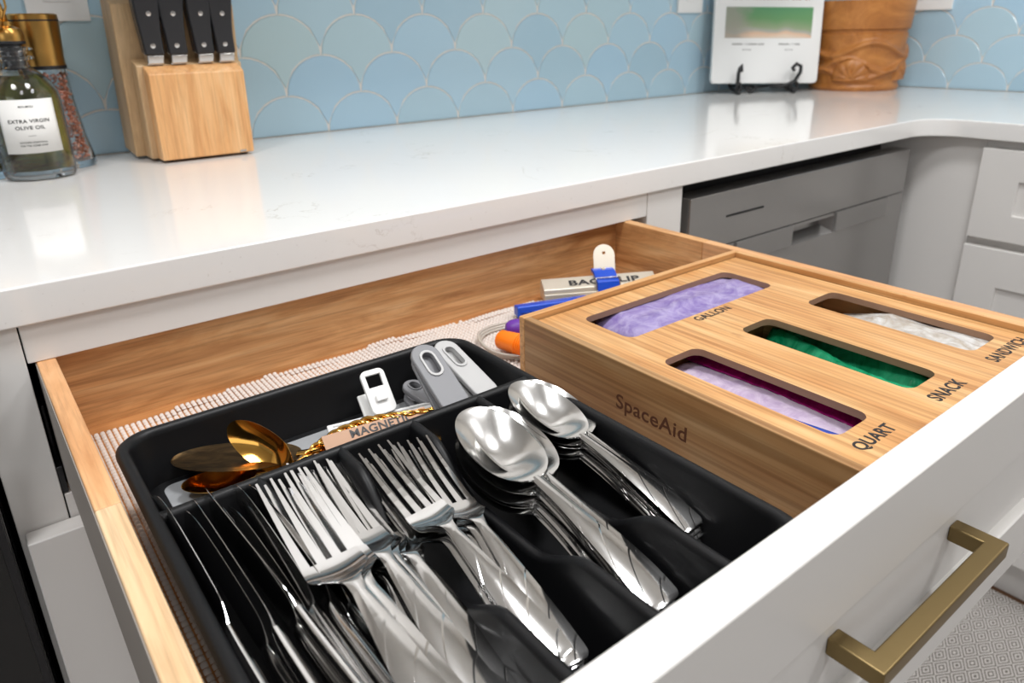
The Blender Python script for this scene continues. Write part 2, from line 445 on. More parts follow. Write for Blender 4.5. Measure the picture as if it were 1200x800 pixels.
# ceiling lights (out of view, they light the room)
for i, (x, y) in enumerate(CEIL_LIGHTS):
    L = thing('ceiling_light', ['round recessed ceiling light above the left of the drawer', 'round recessed ceiling light above the right of the drawer',
              'round recessed ceiling light near the right cabinets', 'round recessed ceiling light over the rug behind the camera'][i], 'ceiling light', (x, y, ZC), 0, 'recessed ceiling lights')
    lathe('trim_ring', [(0.212, -0.004), (0.228, -0.006), (0.240, 0.0), (0.212, 0.0)], M['white'], L, 32)
    l = bpy.data.lights.new('lamp', 'AREA'); l.shape = 'DISK'; l.size = 0.42; l.energy = LAMP_W[i]; l.color = (0.985, 0.99, 1.0)
    lo = bpy.data.objects.new('lamp', l); link(lo, L); lo.location = (0, 0, -0.012)

# ================================================================ counter
def arc(cx, cy, r, a0, a1, n=10): return [(cx+r*cos(radians(a0+(a1-a0)*i/n)), cy+r*sin(radians(a0+(a1-a0)*i/n))) for i in range(n+1)]
rf = 0.062; xi = XR-0.645; yi = -0.645
P = [(-0.214, -0.009), (-0.214, yi)] + [(xi-rf+rf*sin(a), yi-rf+rf*cos(a)) for a in [pi/2*i/10 for i in range(11)]] + [(xi, -2.0), (XR-0.009, -2.0), (XR-0.009, -0.009)]
ct = prism('countertop', P, 'z', -0.030, 0.0, M['quartz'], top=True, bev=0.0018)
tag(ct, 'white quartz L-shaped worktop with faint grey veins running under the blue tiles', 'countertop')

# ================================================================ main base cabinet
cab = thing('base_cabinet', 'pale grey base cabinet whose wide top drawer is pulled open', 'cabinet', (0.18, -0.62, Z0))
def C(n, x0, x1, y0, y1, z0, z1, m=None, bev=0.0008): return box(n, x0-0.18, x1-0.18, y0+0.62, y1+0.62, z0-Z0, z1-Z0, m or M['cab'], cab, bev)
C('rail', -0.1788, 0.4882, -0.64, -0.62, -0.0605, -0.0305)
C('stile', -0.2145, -0.1798, -0.64, -0.62, -0.80, -0.0305)
C('stile', 0.4895, 0.5560, -0.64, -0.62, -0.80, -0.0305)
C('rail', -0.1788, 0.4882, -0.6395, -0.62, -0.214, -0.1745)
C('rail', -0.1788, 0.4882, -0.6395, -0.62, -0.515, -0.49)
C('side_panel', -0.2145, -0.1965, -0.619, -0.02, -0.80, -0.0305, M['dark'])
C('side_panel', 0.538, 0.556, -0.619, -0.02, -0.80, -0.0305)
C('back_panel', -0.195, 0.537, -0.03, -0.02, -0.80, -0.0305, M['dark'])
C('toe_kick', -0.2145, 0.556, -0.58, -0.56, Z0, -0.80)
for n in range(2):
    x = (-0.1785, 0.4685)[n]
    C('drawer_slide', x, x+0.003 if n == 0 else x+0.006, -0.618, -0.05, -0.150, -0.105, M['slide'])
C('slide_bracket', -0.1796, -0.1752, -0.6395, -0.60, -0.1735, -0.150, M['slide'])
def frame(x0, x1, yf, yb, z0, z1, hx0, hx1, hz0, hz1, parent):
    # a rectangular front frame in one piece, opening hx/hz
    O = [(x0, z0), (x1, z0), (x1, z1), (x0, z1)]; I = [(hx0, hz0), (hx1, hz0), (hx1, hz1), (hx0, hz1)]
    V = [(a, y, b) for y in (yf, yb) for q in (O, I) for a, b in q]; F = []
    for i in range(4):
        j = (i+1) % 4
        F += [(i, j, 4+j, 4+i), (8+i, 12+i, 12+j, 8+j), (i, 8+i, 8+j, j), (4+i, 4+j, 12+j, 12+i)]
    o = mesh_obj('frame', V, F, M['cab'], parent); return bevel(o, 0.0014)
def shaker(name, x0, x1, z0, z1, yf, parent, fr=0.0515, t_=0.019, rec=0.005, frt=None, lab=None):
    # front facing -Y: recessed panel with four frame members
    frt = frt or fr
    f = thing_part(name, parent)
    box('recessed_panel', x0+fr-0.004, x1-fr+0.004, yf+rec, yf+t_, z0+fr-0.004, z1-frt+0.004, M['cab'], f)
    frame(x0, x1, yf, yf+t_, z0, z1, x0+fr, x1-fr, z0+fr, z1-frt, f)
    return f
def thing_part(name, parent):
    e = bpy.data.objects.new(name, None); e.empty_display_size = 0.01; return link(e, parent)
def bar_handle(name, cx, yf, zc, parent, L=0.1315, along='x'):
    hw = L/2; t_ = 0.0100; pr = 0.0275
    P = [(cx-hw, yf), (cx-hw, yf-pr), (cx+hw, yf-pr), (cx+hw, yf), (cx+hw-t_, yf), (cx+hw-t_, yf-pr+t_), (cx-hw+t_, yf-pr+t_), (cx-hw+t_, yf)]
    return prism(name, P, 'z', zc-t_/2, zc+t_/2, M['brass'], parent, bev=0.0010)
# lower closed drawers
for i, (za, zb) in enumerate(((-0.494, -0.1955), (-0.798, -0.4975))):
    d = thing('drawer', ['closed lower drawer directly under the open cutlery drawer', 'bottom closed drawer of the cabinet with the open cutlery drawer'][i], 'drawer', (0.155, -0.66, zb))
    h = zb-za
    o = shaker('front_panel', -0.3655, 0.3655, -h, 0, 0, d)
    bar_handle('handle', 0, 0.005, -h/2, d)
    boxes('drawer_box', [(-0.318, -0.305, 0.021, 0.56, -h+0.05, -0.03), (0.290, 0.303, 0.021, 0.56, -h+0.05, -0.03), (-0.305, 0.290, 0.547, 0.56, -h+0.05, -0.03), (-0.305, 0.290, 0.021, 0.547, -h+0.05, -h+0.06)], M['drawer_back'], d)

# ================================================================ the open drawer
XL, XD, ZB, YB, YF, ZF, FL = -0.1609, 0.4485, -0.0607, -0.6268, -1.1166, -0.0328, -0.1300
SW = 0.0128
dr = thing('drawer', 'wide wooden drawer with white front and brass pull, pulled fully open, holding the cutlery tray', 'drawer', (0.155, -0.87, -0.165))
def D(n, x0, x1, y0, y1, z0, z1, m, bev=0.0008, parent=None):
    return box(n, x0-0.155, x1-0.155, y0+0.87, y1+0.87, z0+0.165, z1+0.165, m, parent or dr, bev)
sl = thing_part('side_board', dr)
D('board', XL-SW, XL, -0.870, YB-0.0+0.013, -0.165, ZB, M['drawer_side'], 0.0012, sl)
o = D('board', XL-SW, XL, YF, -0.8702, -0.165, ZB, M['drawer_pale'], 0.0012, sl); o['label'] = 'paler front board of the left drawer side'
o = D('shade_skin', XL-SW-0.0006, XL-SW-0.0001, YF, YB+0.012, -0.164, ZB-0.0014, M['side_shade'], 0, sl); o['label'] = 'grey skin with painted shade on the outside of the drawer side'  # thin added skin, carries the painted shade of the wood
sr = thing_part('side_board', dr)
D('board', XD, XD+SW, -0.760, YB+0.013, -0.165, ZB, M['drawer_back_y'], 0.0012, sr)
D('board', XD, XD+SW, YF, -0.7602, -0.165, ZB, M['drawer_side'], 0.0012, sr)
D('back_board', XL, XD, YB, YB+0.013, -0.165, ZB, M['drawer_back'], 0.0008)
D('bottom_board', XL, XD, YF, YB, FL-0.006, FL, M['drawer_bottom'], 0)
fp = thing_part('front_panel', dr)
def Dm(n, *a): return D(n, *a, M['cab'], 0.0016, fp)
FX0, FX1, FZ0 = -0.2105, 0.5205, -0.1925; fr = 0.0525
YO = YF-0.0190
frame(FX0-0.155, FX1-0.155, YO+0.87, YF+0.87, FZ0+0.165, ZF+0.165, FX0+fr-0.155, FX1-fr-0.155, FZ0+0.0462+0.165, ZF-fr+0.165, fp)
D('recessed_panel', FX0+fr-0.003, FX1-fr+0.003, YO+0.0068, YF-0.002, FZ0+0.043, ZF-fr+0.003, M['cab'], 0, fp)
hd = bar_handle('handle', 0.1505-0.155, YO+0.0068+0.87, -0.1095+0.165, dr, L=0.1385); hd['label'] = 'square brushed brass bar pull'

# woven drawer liner: little pillows joined with gaps between them
def liner():
    px, py = 0.0044, 0.0050
    x0, x1, y0 = XL+0.0015, XD-0.0015, YF+0.002
    def back(x):
        T = [(-0.161, -0.6395), (-0.118, -0.6425), (-0.062, -0.6370), (-0.02, -0.6300), (0.0, -0.6290), (0.05, -0.6330), (0.11, -0.6285), (0.227, -0.6360), (0.315, -0.640), (0.46, -0.635)]
        for a, b in zip(T, T[1:]):
            if x <= b[0]: return a[1]+(b[1]-a[1])*(x-a[0])/(b[0]-a[0])
        return T[-1][1]
    V = []; F = []
    nx = int((x1-x0)/px); ny = int((-0.625-y0)/py)
    for i in range(nx):
        cx = x0+(i+0.5)*px; yb = back(cx)
        for j in range(ny):
            cy = y0+(j+0.5)*py+(0.0004 if i % 2 else 0)
            if cy+py/2 > yb: continue
            # cells hidden under the tray or the bamboo box are left out
            if -0.118 < cx < 0.085 and -1.09 < cy < -0.80: continue
            if 0.175 < cx < 0.43 and cy < -0.82: continue
            z = FL+0.0002+0.0008*sin(cx*40)*sin(cy*33+1)*0.5+0.0004
            if cy > yb-0.012: z += 0.0012*(0.5+0.5*sin(cx*60))
            hx, hy = px*0.39, py*0.36; n = len(V)
            V += [(cx-hx, cy-hy, z-0.0004), (cx+hx, cy-hy, z-0.0004), (cx+hx, cy+hy, z-0.0004), (cx-hx, cy+hy, z-0.0004),
                  (cx-hx*0.6, cy-hy*0.6, z+0.0013), (cx+hx*0.6, cy-hy*0.6, z+0.0013), (cx+hx*0.6, cy+hy*0.6, z+0.0013), (cx-hx*0.6, cy+hy*0.6, z+0.0013)]
            F += [(n+4, n+5, n+6, n+7), (n, n+1, n+5, n+4), (n+1, n+2, n+6, n+5), (n+2, n+3, n+7, n+6), (n+3, n, n+4, n+7)]
    me = bpy.data.meshes.new('drawer_liner'); me.from_pydata(V, [], F); me.materials.append(M['mat_white'])
    me.polygons.foreach_set('use_smooth', [True]*len(me.polygons))
    o = bpy.data.objects.new('drawer_liner', me); link(o); o.location = (0, 0, H); return o
tag(liner(), 'white woven non-slip liner with small brown holes on the drawer bottom', 'liner', kind='stuff')

# ================================================================ dishwasher
dw = thing('dishwasher', 'grey steel dishwasher with a recessed grip under the worktop', 'dishwasher', (0.89, -0.30, Z0))
def W(n, x0, x1, y0, y1, z0, z1, m, bev=0.001): return box(n, x0-0.89, x1-0.89, y0+0.30, y1+0.30, z0-Z0, z1-Z0, m, dw, bev)
W('tub', 0.59, 1.190, -0.585, -0.03, -0.81, -0.046, M['dark'])
W('control_strip', 0.586, 1.196, -0.628, -0.590, -0.0600, -0.0580, M['black'], 0.0004)
W('kick_plate', 0.59, 1.19, -0.56, -0.54, Z0, -0.812, M['black'])
# door: panel with a raised lower slab and a cut-out grip pocket
dx0, dx1, dyf, dyb = 0.5805, 1.1985, -0.635, -0.600
pk = (0.834, 0.9625, -0.1680, -0.1385)
def front_with_hole(name, x0, x1, z0, z1, hole, yf, yb, m, parent):
    hx0, hx1, hz0, hz1 = hole
    P = [(x0, z0), (x1, z0), (x1, z1), (x0, z1)]; Hh = [(hx0, hz0), (hx1, hz0), (hx1, hz1), (hx0, hz1)]
    V = [(p[0]-0.89, yf+0.30, p[1]-Z0) for p in P+Hh]+[(p[0]-0.89, yb+0.30, p[1]-Z0) for p in P]+[(hx0+0.012-0.89, yf+0.30+0.022, hz0+0.012-Z0), (hx1-0.012-0.89, yf+0.30+0.022, hz0+0.012-Z0), (hx1-0.012-0.89, yf+0.30+0.022, hz1-Z0), (hx0+0.012-0.89, yf+0.30+0.022, hz1-Z0)]
    F = [(i, (i+1) % 4, 4+(i+1) % 4, 4+i) for i in range(4)]+[(i, 8+i, 8+(i+1) % 4, (i+1) % 4) for i in range(4)]+[(8, 11, 10, 9)]
    F += [(4+i, 4+(i+1) % 4, 12+(i+1) % 4, 12+i) for i in range(4)]+[(12, 13, 14, 15)]
    return mesh_obj(name, V, F, m, parent)
o = W('door_top', dx0, dx1, dyf, dyb, -0.1325, -0.0535, M['dw'], 0.0012)
o = front_with_hole('door', dx0, dx1, -0.80, -0.1335, pk, dyf, dyb, M['dw'], dw)
W('band', 0.6888, 0.834, dyf-0.0030, dyf+0.001, -0.1668, -0.1336, M['dw_side'], 0.0003)
W('band', 0.9625, 1.137, dyf-0.0030, dyf+0.001, -0.1668, -0.1336, M['dw_side'], 0.0003)
W('vent_slot', 0.6613, 0.7511, dyf-0.0006, dyf+0.002, -0.0918, -0.0888, M['dark'], 0)
W('side_trim', dx0-0.0012, dx0+0.001, -0.600, dyf+0.002, -0.80, -0.0540, M['dw_side'], 0)
W('vent_dot', 0.700, 0.706, -0.612, -0.606, -0.0582, -0.0570, M['steel_b'], 0)
W('vent_dot', 0.662, 0.665, -0.612, -0.609, -0.0582, -0.0570, M['steel_b'], 0)

# filler panel and right-hand cabinets (fronts face -X)
cr = thing('corner_cabinet', 'pale grey corner cabinet with a plain filler panel right of the dishwasher', 'cabinet', (1.40, -0.66, Z0))
box('filler_panel', 1.2555-1.40, 1.2745-1.40, -0.7385+0.66, -0.50+0.66, -0.800-Z0, -0.0305-Z0, M['cab'], cr, 0.001)
box('carcass', 1.2755-1.40, XR-0.02-1.40, -1.95+0.66, -0.03+0.66, -0.815-Z0, -0.0305-Z0, M['cab'], cr, 0.0)
box('toe_kick', 1.285-1.40, 1.30-1.40, -1.95+0.66, -0.50+0.66, 0, -0.8155-Z0, M['cab'], cr, 0.0)
box('face_frame', 1.2557-1.40, 1.2753-1.40, -1.95+0.66, -0.7392+0.66, -0.80-Z0, -0.0307-Z0, M['cab'], cr, 0.0)
def side_drawer(y0, y1, z0, z1, label, fy=0.0655, fz=0.0525, ft=0.053):
    # local frame: x along the front (left to right seen from the room), y into the cabinet
    d = thing('drawer', label, 'drawer', (1.2365, y1, z1), -pi/2)
    L = y1-y0; h = z1-z0
    f = thing_part('front_panel', d)
    box('recessed_panel', fy-0.003, L-fy+0.003, 0.0055, 0.019, -h+fz-0.003, -ft+0.003, M['cab'], f)
    frame(0, L, 0, 0.019, -h, 0, fy, L-fy, -h+fz, -ft, f)
    bar_handle('handle', L/2, 0.0055, -h/2, d)
side_drawer(-1.20, -0.7405, -0.2030, -0.0445, 'upper closed drawer at the right edge, below the worktop', ft=0.0525, fz=0.0475)
side_drawer(-1.20, -0.7400, -0.5050, -0.2180, 'second closed drawer at the right edge, seen above the bamboo box', ft=0.0700)
side_drawer(-1.20, -0.7400, -0.8170, -0.5200, 'lowest closed drawer on the right, near the rug')

# rug
rug = box('rug', -1.2, 1.2655, -2.6, -0.72, Z0+0.0004, Z0+0.006, M['rug'], bev=0.002, top=True)
tag(rug, 'grey rug woven with a diamond pattern on the kitchen floor', 'rug')

# oven range at the left edge
rg = thing('range', 'black glass range at the lower left edge beside the open drawer', 'range', (-0.60, -0.35, Z0))
def R(n, x0, x1, y0, y1, z0, z1, m, bev=0.001): return box(n, x0+0.60, x1+0.60, y0+0.35, y1+0.35, z0-Z0, z1-Z0, m, rg, bev)
R('body', -0.978, -0.2190, -0.630, -0.02, Z0, 0.0, M['black'])
R('door', -0.978, -0.2195, -0.662, -0.632, -0.74, -0.135, M['black_glass'], 0.002)
R('door_edge', -0.2260, -0.2205, -0.6650, -0.6622, -0.74, -0.140, M['slide'], 0.0006)
R('control_panel', -0.978, -0.2195, -0.662, -0.632, -0.128, -0.002, M['black'], 0.002)
R('door_window', -0.90, -0.268, -0.6635, -0.6625, -0.62, -0.23, M['black_glass'], 0)
R('cooktop', -0.978, -0.2190, -0.64, -0.02, 0.0005, 0.008, M['black_glass'], 0.002)
tube('handle', [(-0.93+0.60, -0.70+0.35, -0.185-Z0), (-0.262+0.60, -0.70+0.35, -0.185-Z0)], 0.008, M['steel_b'], rg)
boxes('handle_post', [(-0.28+0.60, -0.27+0.60, -0.70+0.35, -0.66+0.35, -0.190-Z0, -0.180-Z0), (-0.92+0.60, -0.91+0.60, -0.70+0.35, -0.66+0.35, -0.190-Z0, -0.180-Z0)], M['steel_b'], rg)

# upper wall cabinets (above the frame; reflected in the metal)
for i, (x0, x1) in enumerate(((-0.21, 0.62), (0.622, 1.45))):
    uc = thing('wall_cabinet', ['closed white wall cabinet above the knife block', 'closed white wall cabinet above the corner worktop'][i], 'cabinet', (x0, -0.34, 0.47))
    box('body', 0, x1-x0, 0.02, 0.33, 0, 0.80, M['cab'], uc, 0.001)
    wd = (x1-x0)/2
    for j in range(2): shaker('door', j*wd+0.001, (j+1)*wd-0.001, 0.0, 0.80, 0, uc, fr=0.06)

# switch plates
def outlet(name, label, loc, rz, wdt, n):
    o = thing(name, label, 'outlet', loc, rz)
    box('cover_plate', 0, wdt, -0.0135, -0.0068, 0, 0.117, M['white'], o, 0.0015)
    for i in range(n):
        c = wdt*(i+0.5)/n
        box('rocker', c-0.0165, c+0.0165, -0.0155, -0.0130, 0.025, 0.092, M['white'], o, 0.001)
outlet('switch_plate', 'white switch plate on the tiles above the oil bottle', (-0.0610, 0, 0.1860), 0, 0.0755, 1)
outlet('switch_plate', 'white outlet plate on the tiles left of the sign', (1.2680, 0, 0.1925), 0, 0.0900, 1)
outlet('switch_plate', 'wide white outlet plate on the right wall beside the carved bucket', (XR, -0.2650, 0.1895), -pi/2, 0.1180, 2)

# ================================================================ bamboo bag organiser
BX0, BX1, BY, BYF, BZ, BB = 0.1552, 0.4476, -0.8024, -1.1085, -0.0601, -0.1275
bb = thing('bag_organizer', 'bamboo box with four windows holding coloured plastic bags, beside the black tray', 'organizer', (0.30, -0.955, BB))
def B(n, x0, x1, y0, y1, z0, z1, m, bev=0.0006, parent=None): return box(n, x0-0.30, x1-0.30, y0+0.955, y1+0.955, z0-BB, z1-BB, m, parent or bb, bev)
rw = 0.0068
sw_ = B('side_wall', BX0, BX0+rw, BYF, BY-rw, BB, BZ, M['bamboo_shaded'], 0.0008)
B('side_wall', BX1-rw, BX1, BYF, BY-rw, BB, BZ, M['bamboo_y'], 0.0006)
B('back_wall', BX0, BX1, BY-rw, BY, BB, BZ, M['bamboo_x'], 0.0008)
B('front_wall', BX0+rw, BX1-rw, BYF, BYF+rw, BB, -0.0712, M['bamboo_x'])
B('bottom', BX0+rw, BX1-rw, BYF+rw, BY-rw, BB, BB+0.004, M['bamboo_x'])
B('partition', BX0+rw, BX1-rw, -0.912, -0.907, BB+0.004, -0.0712, M['bamboo_x'])
B('partition', 0.2500, 0.2550, BYF+rw, -0.912, BB+0.004, -0.0712, M['bamboo_y'])
B('partition', 0.3450, 0.3500, BYF+rw, -0.912, BB+0.004, -0.0712, M['bamboo_y'])
HOLES = [(0.2000, 0.3940, -0.8875, -0.8315), (0.2790, 0.3200, -1.0685, -0.9315), (0.1860, 0.2270, -1.0685, -0.9310), (0.3735, 0.4190, -1.0690, -0.9320)]
lx0, lx1, ly0, ly1 = BX0+rw+0.0006, BX1-rw-0.0008, BYF+0.0002, BY-rw-0.0010
lid = plate('lid', [[(lx0-0.30, ly0+0.955), (lx1-0.30, ly0+0.955), (lx1-0.30, ly1+0.955), (lx0-0.30, ly1+0.955)]] +
            [rrect(a-0.30, b-0.30, c+0.955, d+0.955, 0.0085, 5) for a, b, c, d in HOLES], 0.0055, M['bamboo_y'], bb, sidemat=M['burnt'])
lid.location = (0, 0, -0.0655-0.00275-BB)
lz = 0.00275
for body, x, wd, y, hh in (('GALLON', 0.2705, 0.0440, -0.8995, 0.0088), ('QUART', 0.1838, 0.0400, -1.0880, 0.0105), ('SNACK', 0.2776, 0.0410, -1.0880, 0.0098), ('SANDWICH', 0.3685, 0.0600, -1.0880, 0.0095)):
    text(body, wd, hh, 0.00012, M['ink'], lid, (x-0.30, y+0.955, lz), bold=0.028)
text('SpaceAid', 0.0655, 0.0150, 0.00012, M['engrave'], sw_, (BX0-0.30, -0.9175+0.955, -0.1010-BB), (pi/2, 0, -pi/2), bold=0.012)

def sheet(name, x0, x1, y0, y1, zf, m, parent, nx=14, ny=40, th=0.0007):
    V = []; F = []
    for s_ in (0, 1):
        for i in range(nx+1):
            for j in range(ny+1):
                x = x0+(x1-x0)*i/nx; y = y0+(y1-y0)*j/ny
                V.append((x, y, zf(i/nx, j/ny, x, y)-s_*th))
    N = (nx+1)*(ny+1)
    for i in range(nx):
        for j in range(ny):
            a = i*(ny+1)+j; b = a+1; c = a+ny+2; d = a+ny+1
            F += [(a, b, c, d), (N+a, N+d, N+c, N+b)]
    for i in range(nx):
        for j in (0, ny):
            a = i*(ny+1)+j; d = a+ny+1; F.append((a, d, N+d, N+a))
    for j in range(ny):
        for i in (0, nx):
            a = i*(ny+1)+j; F.append((a, a+1, N+a+1, N+a))
    return mesh_obj(name, V, F, m, parent, smooth=True)
def nz(x, y, s, k=0): return noise.noise(Vector((x*s, y*s, k)))
# gallon bags
g = thing('bag_stack', 'lilac plastic bags seen through the GALLON window', 'bags', (0.30, -0.862, -0.106))
for k in range(4):
    sheet('bag', -0.088+0.004*k, 0.134-0.003*k, -0.040+0.002*k, 0.050-0.002*k, lambda u, v, x, y, k=k: 0.010+0.0075*k+0.003*sin(pi*v)+0.0030*nz(x*0.25, y*1.2, 55, k)+0.0010*nz(x*0.5, y, 160, k)-0.010*(max(0, 0.14-u)/0.14)**2, M['film_purple'], g, 44, 16)
# snack bags: two thick green folds
g = thing('bag_stack', 'green plastic bags seen through the SNACK window', 'bags', (0.30, -1.00, -0.112))
def gf(k):
    def f(u, v, x, y):
        c = 0.50+0.22*k+0.15*sin(v*4.6+k*0.8+2.4)
        return 0.017+0.012*math.exp(-((u-c)/0.10)**2)+0.0022*nz(x*3, y, 60, k)+0.0012*nz(x*2, y, 220, k+3)+0.004*k
    return f
for k in range(3): sheet('bag', -0.040+0.004*k, 0.0440, -0.086+0.002*k, 0.080-0.008*k, gf(k), M['film_green'], g, 24, 44)
# sandwich bags: clear
g = thing('bag_stack', 'clear plastic bags seen through the SANDWICH window', 'bags', (0.397, -1.00, -0.106))
for k in range(3): sheet('bag', -0.040, 0.0430-0.006*k, -0.084, 0.060-0.012*k, lambda u, v, x, y, k=k: 0.022+0.005*k+0.006*sin(pi*u)+0.003*nz(x*2, y*0.5, 70, k+8)-0.007*max(0, v-0.8)/0.2, M['film_clear'], g, 16, 40)
# quart bags: pale bags with a magenta zip edge and a blue edge
g = thing('bag_stack', 'pale lilac zip bags with magenta and blue edges in the QUART window', 'bags', (0.206, -1.00, -0.1135))
sheet('bag', -0.038, 0.0400, -0.086, 0.080, lambda u, v, x, y: 0.020+0.0135*sin(pi/2*min(1, u*1.6))*(0.75+0.25*sin(pi*v))+0.0012*nz(x*3, y, 120), M['film_quart'], g, 20, 44)
o = sheet('zip_edge', 0.0255, 0.0420, -0.084, 0.084, lambda u, v, x, y: 0.0345+0.006*u-0.005*abs(v-0.55)+0.001*nz(x, y, 90), M['film_magenta'], g, 10, 40); o['label'] = 'magenta zip edge'
o = sheet('blue_edge', -0.036, 0.0035, -0.086, 0.050, lambda u, v, x, y: 0.0392-0.006*(1-u)-0.0125*v, M['film_blue'], g, 8, 30); o['label'] = 'blue edge'

# ================================================================ cutlery tray
TX0, TX1, TYB, TYF, TZ = -0.1530, 0.1060, -0.7805, -1.1090, -0.0680
tr = thing('cutlery_tray', 'black plastic cutlery tray with five slots and a rear compartment', 'tray', (-0.0235, -0.945, -0.1275))
ox, oy, oz = 0.0235, 0.945, 0.1275
prof = [(0.012, -0.1270), (0.0105, -0.1240), (0.0022, -0.0745), (0.0002, -0.0735), (0.0, -0.0718), (0.0006, -0.0698), (0.0022, -0.0684), (0.0042, -0.0680), (0.0062, -0.0686), (0.0074, -0.0702), (0.0080, -0.0730), (0.0135, -0.1170), (0.0165, -0.1208), (0.022, -0.1222)]
V = []; F = []; nn = 0
for ins, z in prof:
    P = rrect(TX0+ins, TX1-ins, TYF+ins, TYB-ins, max(0.004, 0.023-ins*0.6), 7)
    nn = len(P); V += [(x+ox, y+oy, z+oz) for x, y in P]
for i in range(len(prof)-1):
    for k in range(nn): F.append((i*nn+k, i*nn+(k+1) % nn, (i+1)*nn+(k+1) % nn, (i+1)*nn+k))
F.append(tuple(range(nn-1, -1, -1))); F.append(tuple((len(prof)-1)*nn+k for k in range(nn)))
mesh_obj('body', V, F, M['tray'], tr, smooth=True)
def divider(name, A, Bp, ztop, n=36, hw=0.0036):
    A = Vector(A); Bp = Vector(Bp); d = (Bp-A).normalized(); s_ = Vector((-d.y, d.x))
    V = []; F = []
    for i in range(n+1):
        p = A+(Bp-A)*i/n; zt = ztop(i/n, p)
        row = [(-hw-0.0046, -0.1218), (-hw-0.0018, -0.1180), (-hw, zt-0.0036), (-hw*0.72, zt-0.0012), (0, zt), (hw*0.72, zt-0.0012), (hw, zt-0.0036), (hw+0.0018, -0.1180), (hw+0.0046, -0.1218)]
        end = 0.0068 if i in (0, n) else 0.0
        for o_, z in row: q = p+s_*o_+d*(end*(1 if i == 0 else -1)*min(1, max(0, (zt-z)/0.045))); V.append((q.x+ox, q.y+oy, z+oz))
    m = 9
    for i in range(n):
        for k in range(m-1): F.append((i*m+k, i*m+k+1, (i+1)*m+k+1, (i+1)*m+k))
    F.append(tuple(range(m))); F.append(tuple(n*m+k for k in reversed(range(m))))
    return mesh_obj(name, V, F, M['tray'], tr, smooth=True, angle=60)
divider('cross_divider', (TX0+0.006, -0.8810), (TX1-0.006, -0.8810), lambda t, p: -0.0686, 8)
def sst(a, b, x): t_ = min(1, max(0, (x-a)/(b-a))); return t_*t_*(3-2*t_)
def dip(depth, y0=-0.905, y1=-0.950, y2=-1.005, y3=-1.048):
    return lambda t, p: -0.0690-depth*sst(-y0, -y1, -p.y)*(1-sst(-y2, -y3, -p.y))-0.0045*sst(-y2, -y3, -p.y)
for x, dp in ((-0.0944, 0.026), (-0.0446, 0.0265), (0.0055, 0.0235), (0.0565, 0.0265)):
    divider('divider', (x, -0.8815), (x, TYF+0.010), dip(dp) if x > -0.09 else (lambda t, p: -0.0690-0.022*sst(0.905, 0.950, -p.y)))
# raised rear floor with a grey pad
rp = [(x+ox, y+oy) for x, y in rrect(TX0+0.0125, TX1-0.0125, -0.8775, TYB-0.0115, 0.010, 5)]
prism('rear_floor', rp, 'z', -0.1215+oz, -0.1040+oz, M['tray'], tr, bev=0.0015)
pd = prism('rear_pad', [(x+ox, y+oy) for x, y in rrect(TX0+0.021, TX1-0.018, -0.8700, -0.8000, 0.007, 5)], 'z', -0.1042+oz, -0.1028+oz, M['pad'], tr, bev=0.0004)
pd['label'] = 'grey rubber pad'

# ================================================================ cutlery
def ribbon(name, secs, m, parent, nt=9, closed=True, smooth=True):
    # secs: (y, x centre, half width, z, dip, thickness): dip > 0 hollows the top, < 0 crowns it
    V = []; F = []; N = len(secs)
    for s_ in (0, 1):
        for (y, xc, w_, z, dp, th) in secs:
            for k in range(nt):
                t_ = -1+2*k/(nt-1)
                zt = z-dp*(1-t_*t_)
                if s_: zt -= th*(1-0.75*t_*t_*t_*t_)
                V.append((xc+w_*t_, y, zt))
    M_ = N*nt
    for i in range(N-1):
        for k in range(nt-1):
            a = i*nt+k; F += [(a, a+1, a+nt+1, a+nt), (M_+a, M_+a+nt, M_+a+nt+1, M_+a+1)]
        for k in (0, nt-1): a = i*nt+k; F.append((a, a+nt, M_+a+nt, M_+a))
    for i in (0, N-1):
        for k in range(nt-1): a = i*nt+k; F.append((a, a+1, M_+a+1, M_+a))
    return mesh_obj(name, V, F, m, parent, smooth=True, angle=50)
def lerp_secs(S, n):
    # resample control sections smoothly along y (Catmull-Rom)
    out = []
    for i in range(len(S)-1):
        p0 = S[max(i-1, 0)]; p1 = S[i]; p2 = S[i+1]; p3 = S[min(i+2, len(S)-1)]
        for k in range(n):
            t_ = k/n; out.append(tuple(0.5*((2*b)+(-a+c)*t_+(2*a-5*b+4*c-d)*t_*t_+(-a+3*b-3*c+d)*t_**3) for a, b, c, d in zip(p0, p1, p2, p3)))
    out.append(S[-1]); return out
def handle_secs(y1, zk=1.0):
    return [(0.0, 0, 0.0072, 0.0005, -0.0006, 0.0018), (0.0016, 0, 0.0094, 0.0008, -0.0008, 0.0022), (0.006, 0, 0.0106, 0.0014, -0.0010, 0.0026), (0.025, 0, 0.0098, 0.0034, -0.0012, 0.0028),
            (0.055, 0, 0.0072, 0.0034+0.0034*zk, -0.0014, 0.0030), (0.085, 0, 0.0046, 0.0028+0.0064*zk, -0.0014, 0.0034), (y1, 0, 0.0034, 0.0016+0.0082*zk, -0.0012, 0.0036)]
def proto(name): o = bpy.data.objects.new(name, None); o.empty_display_size = 0.01; COL.objects.link(o); return o
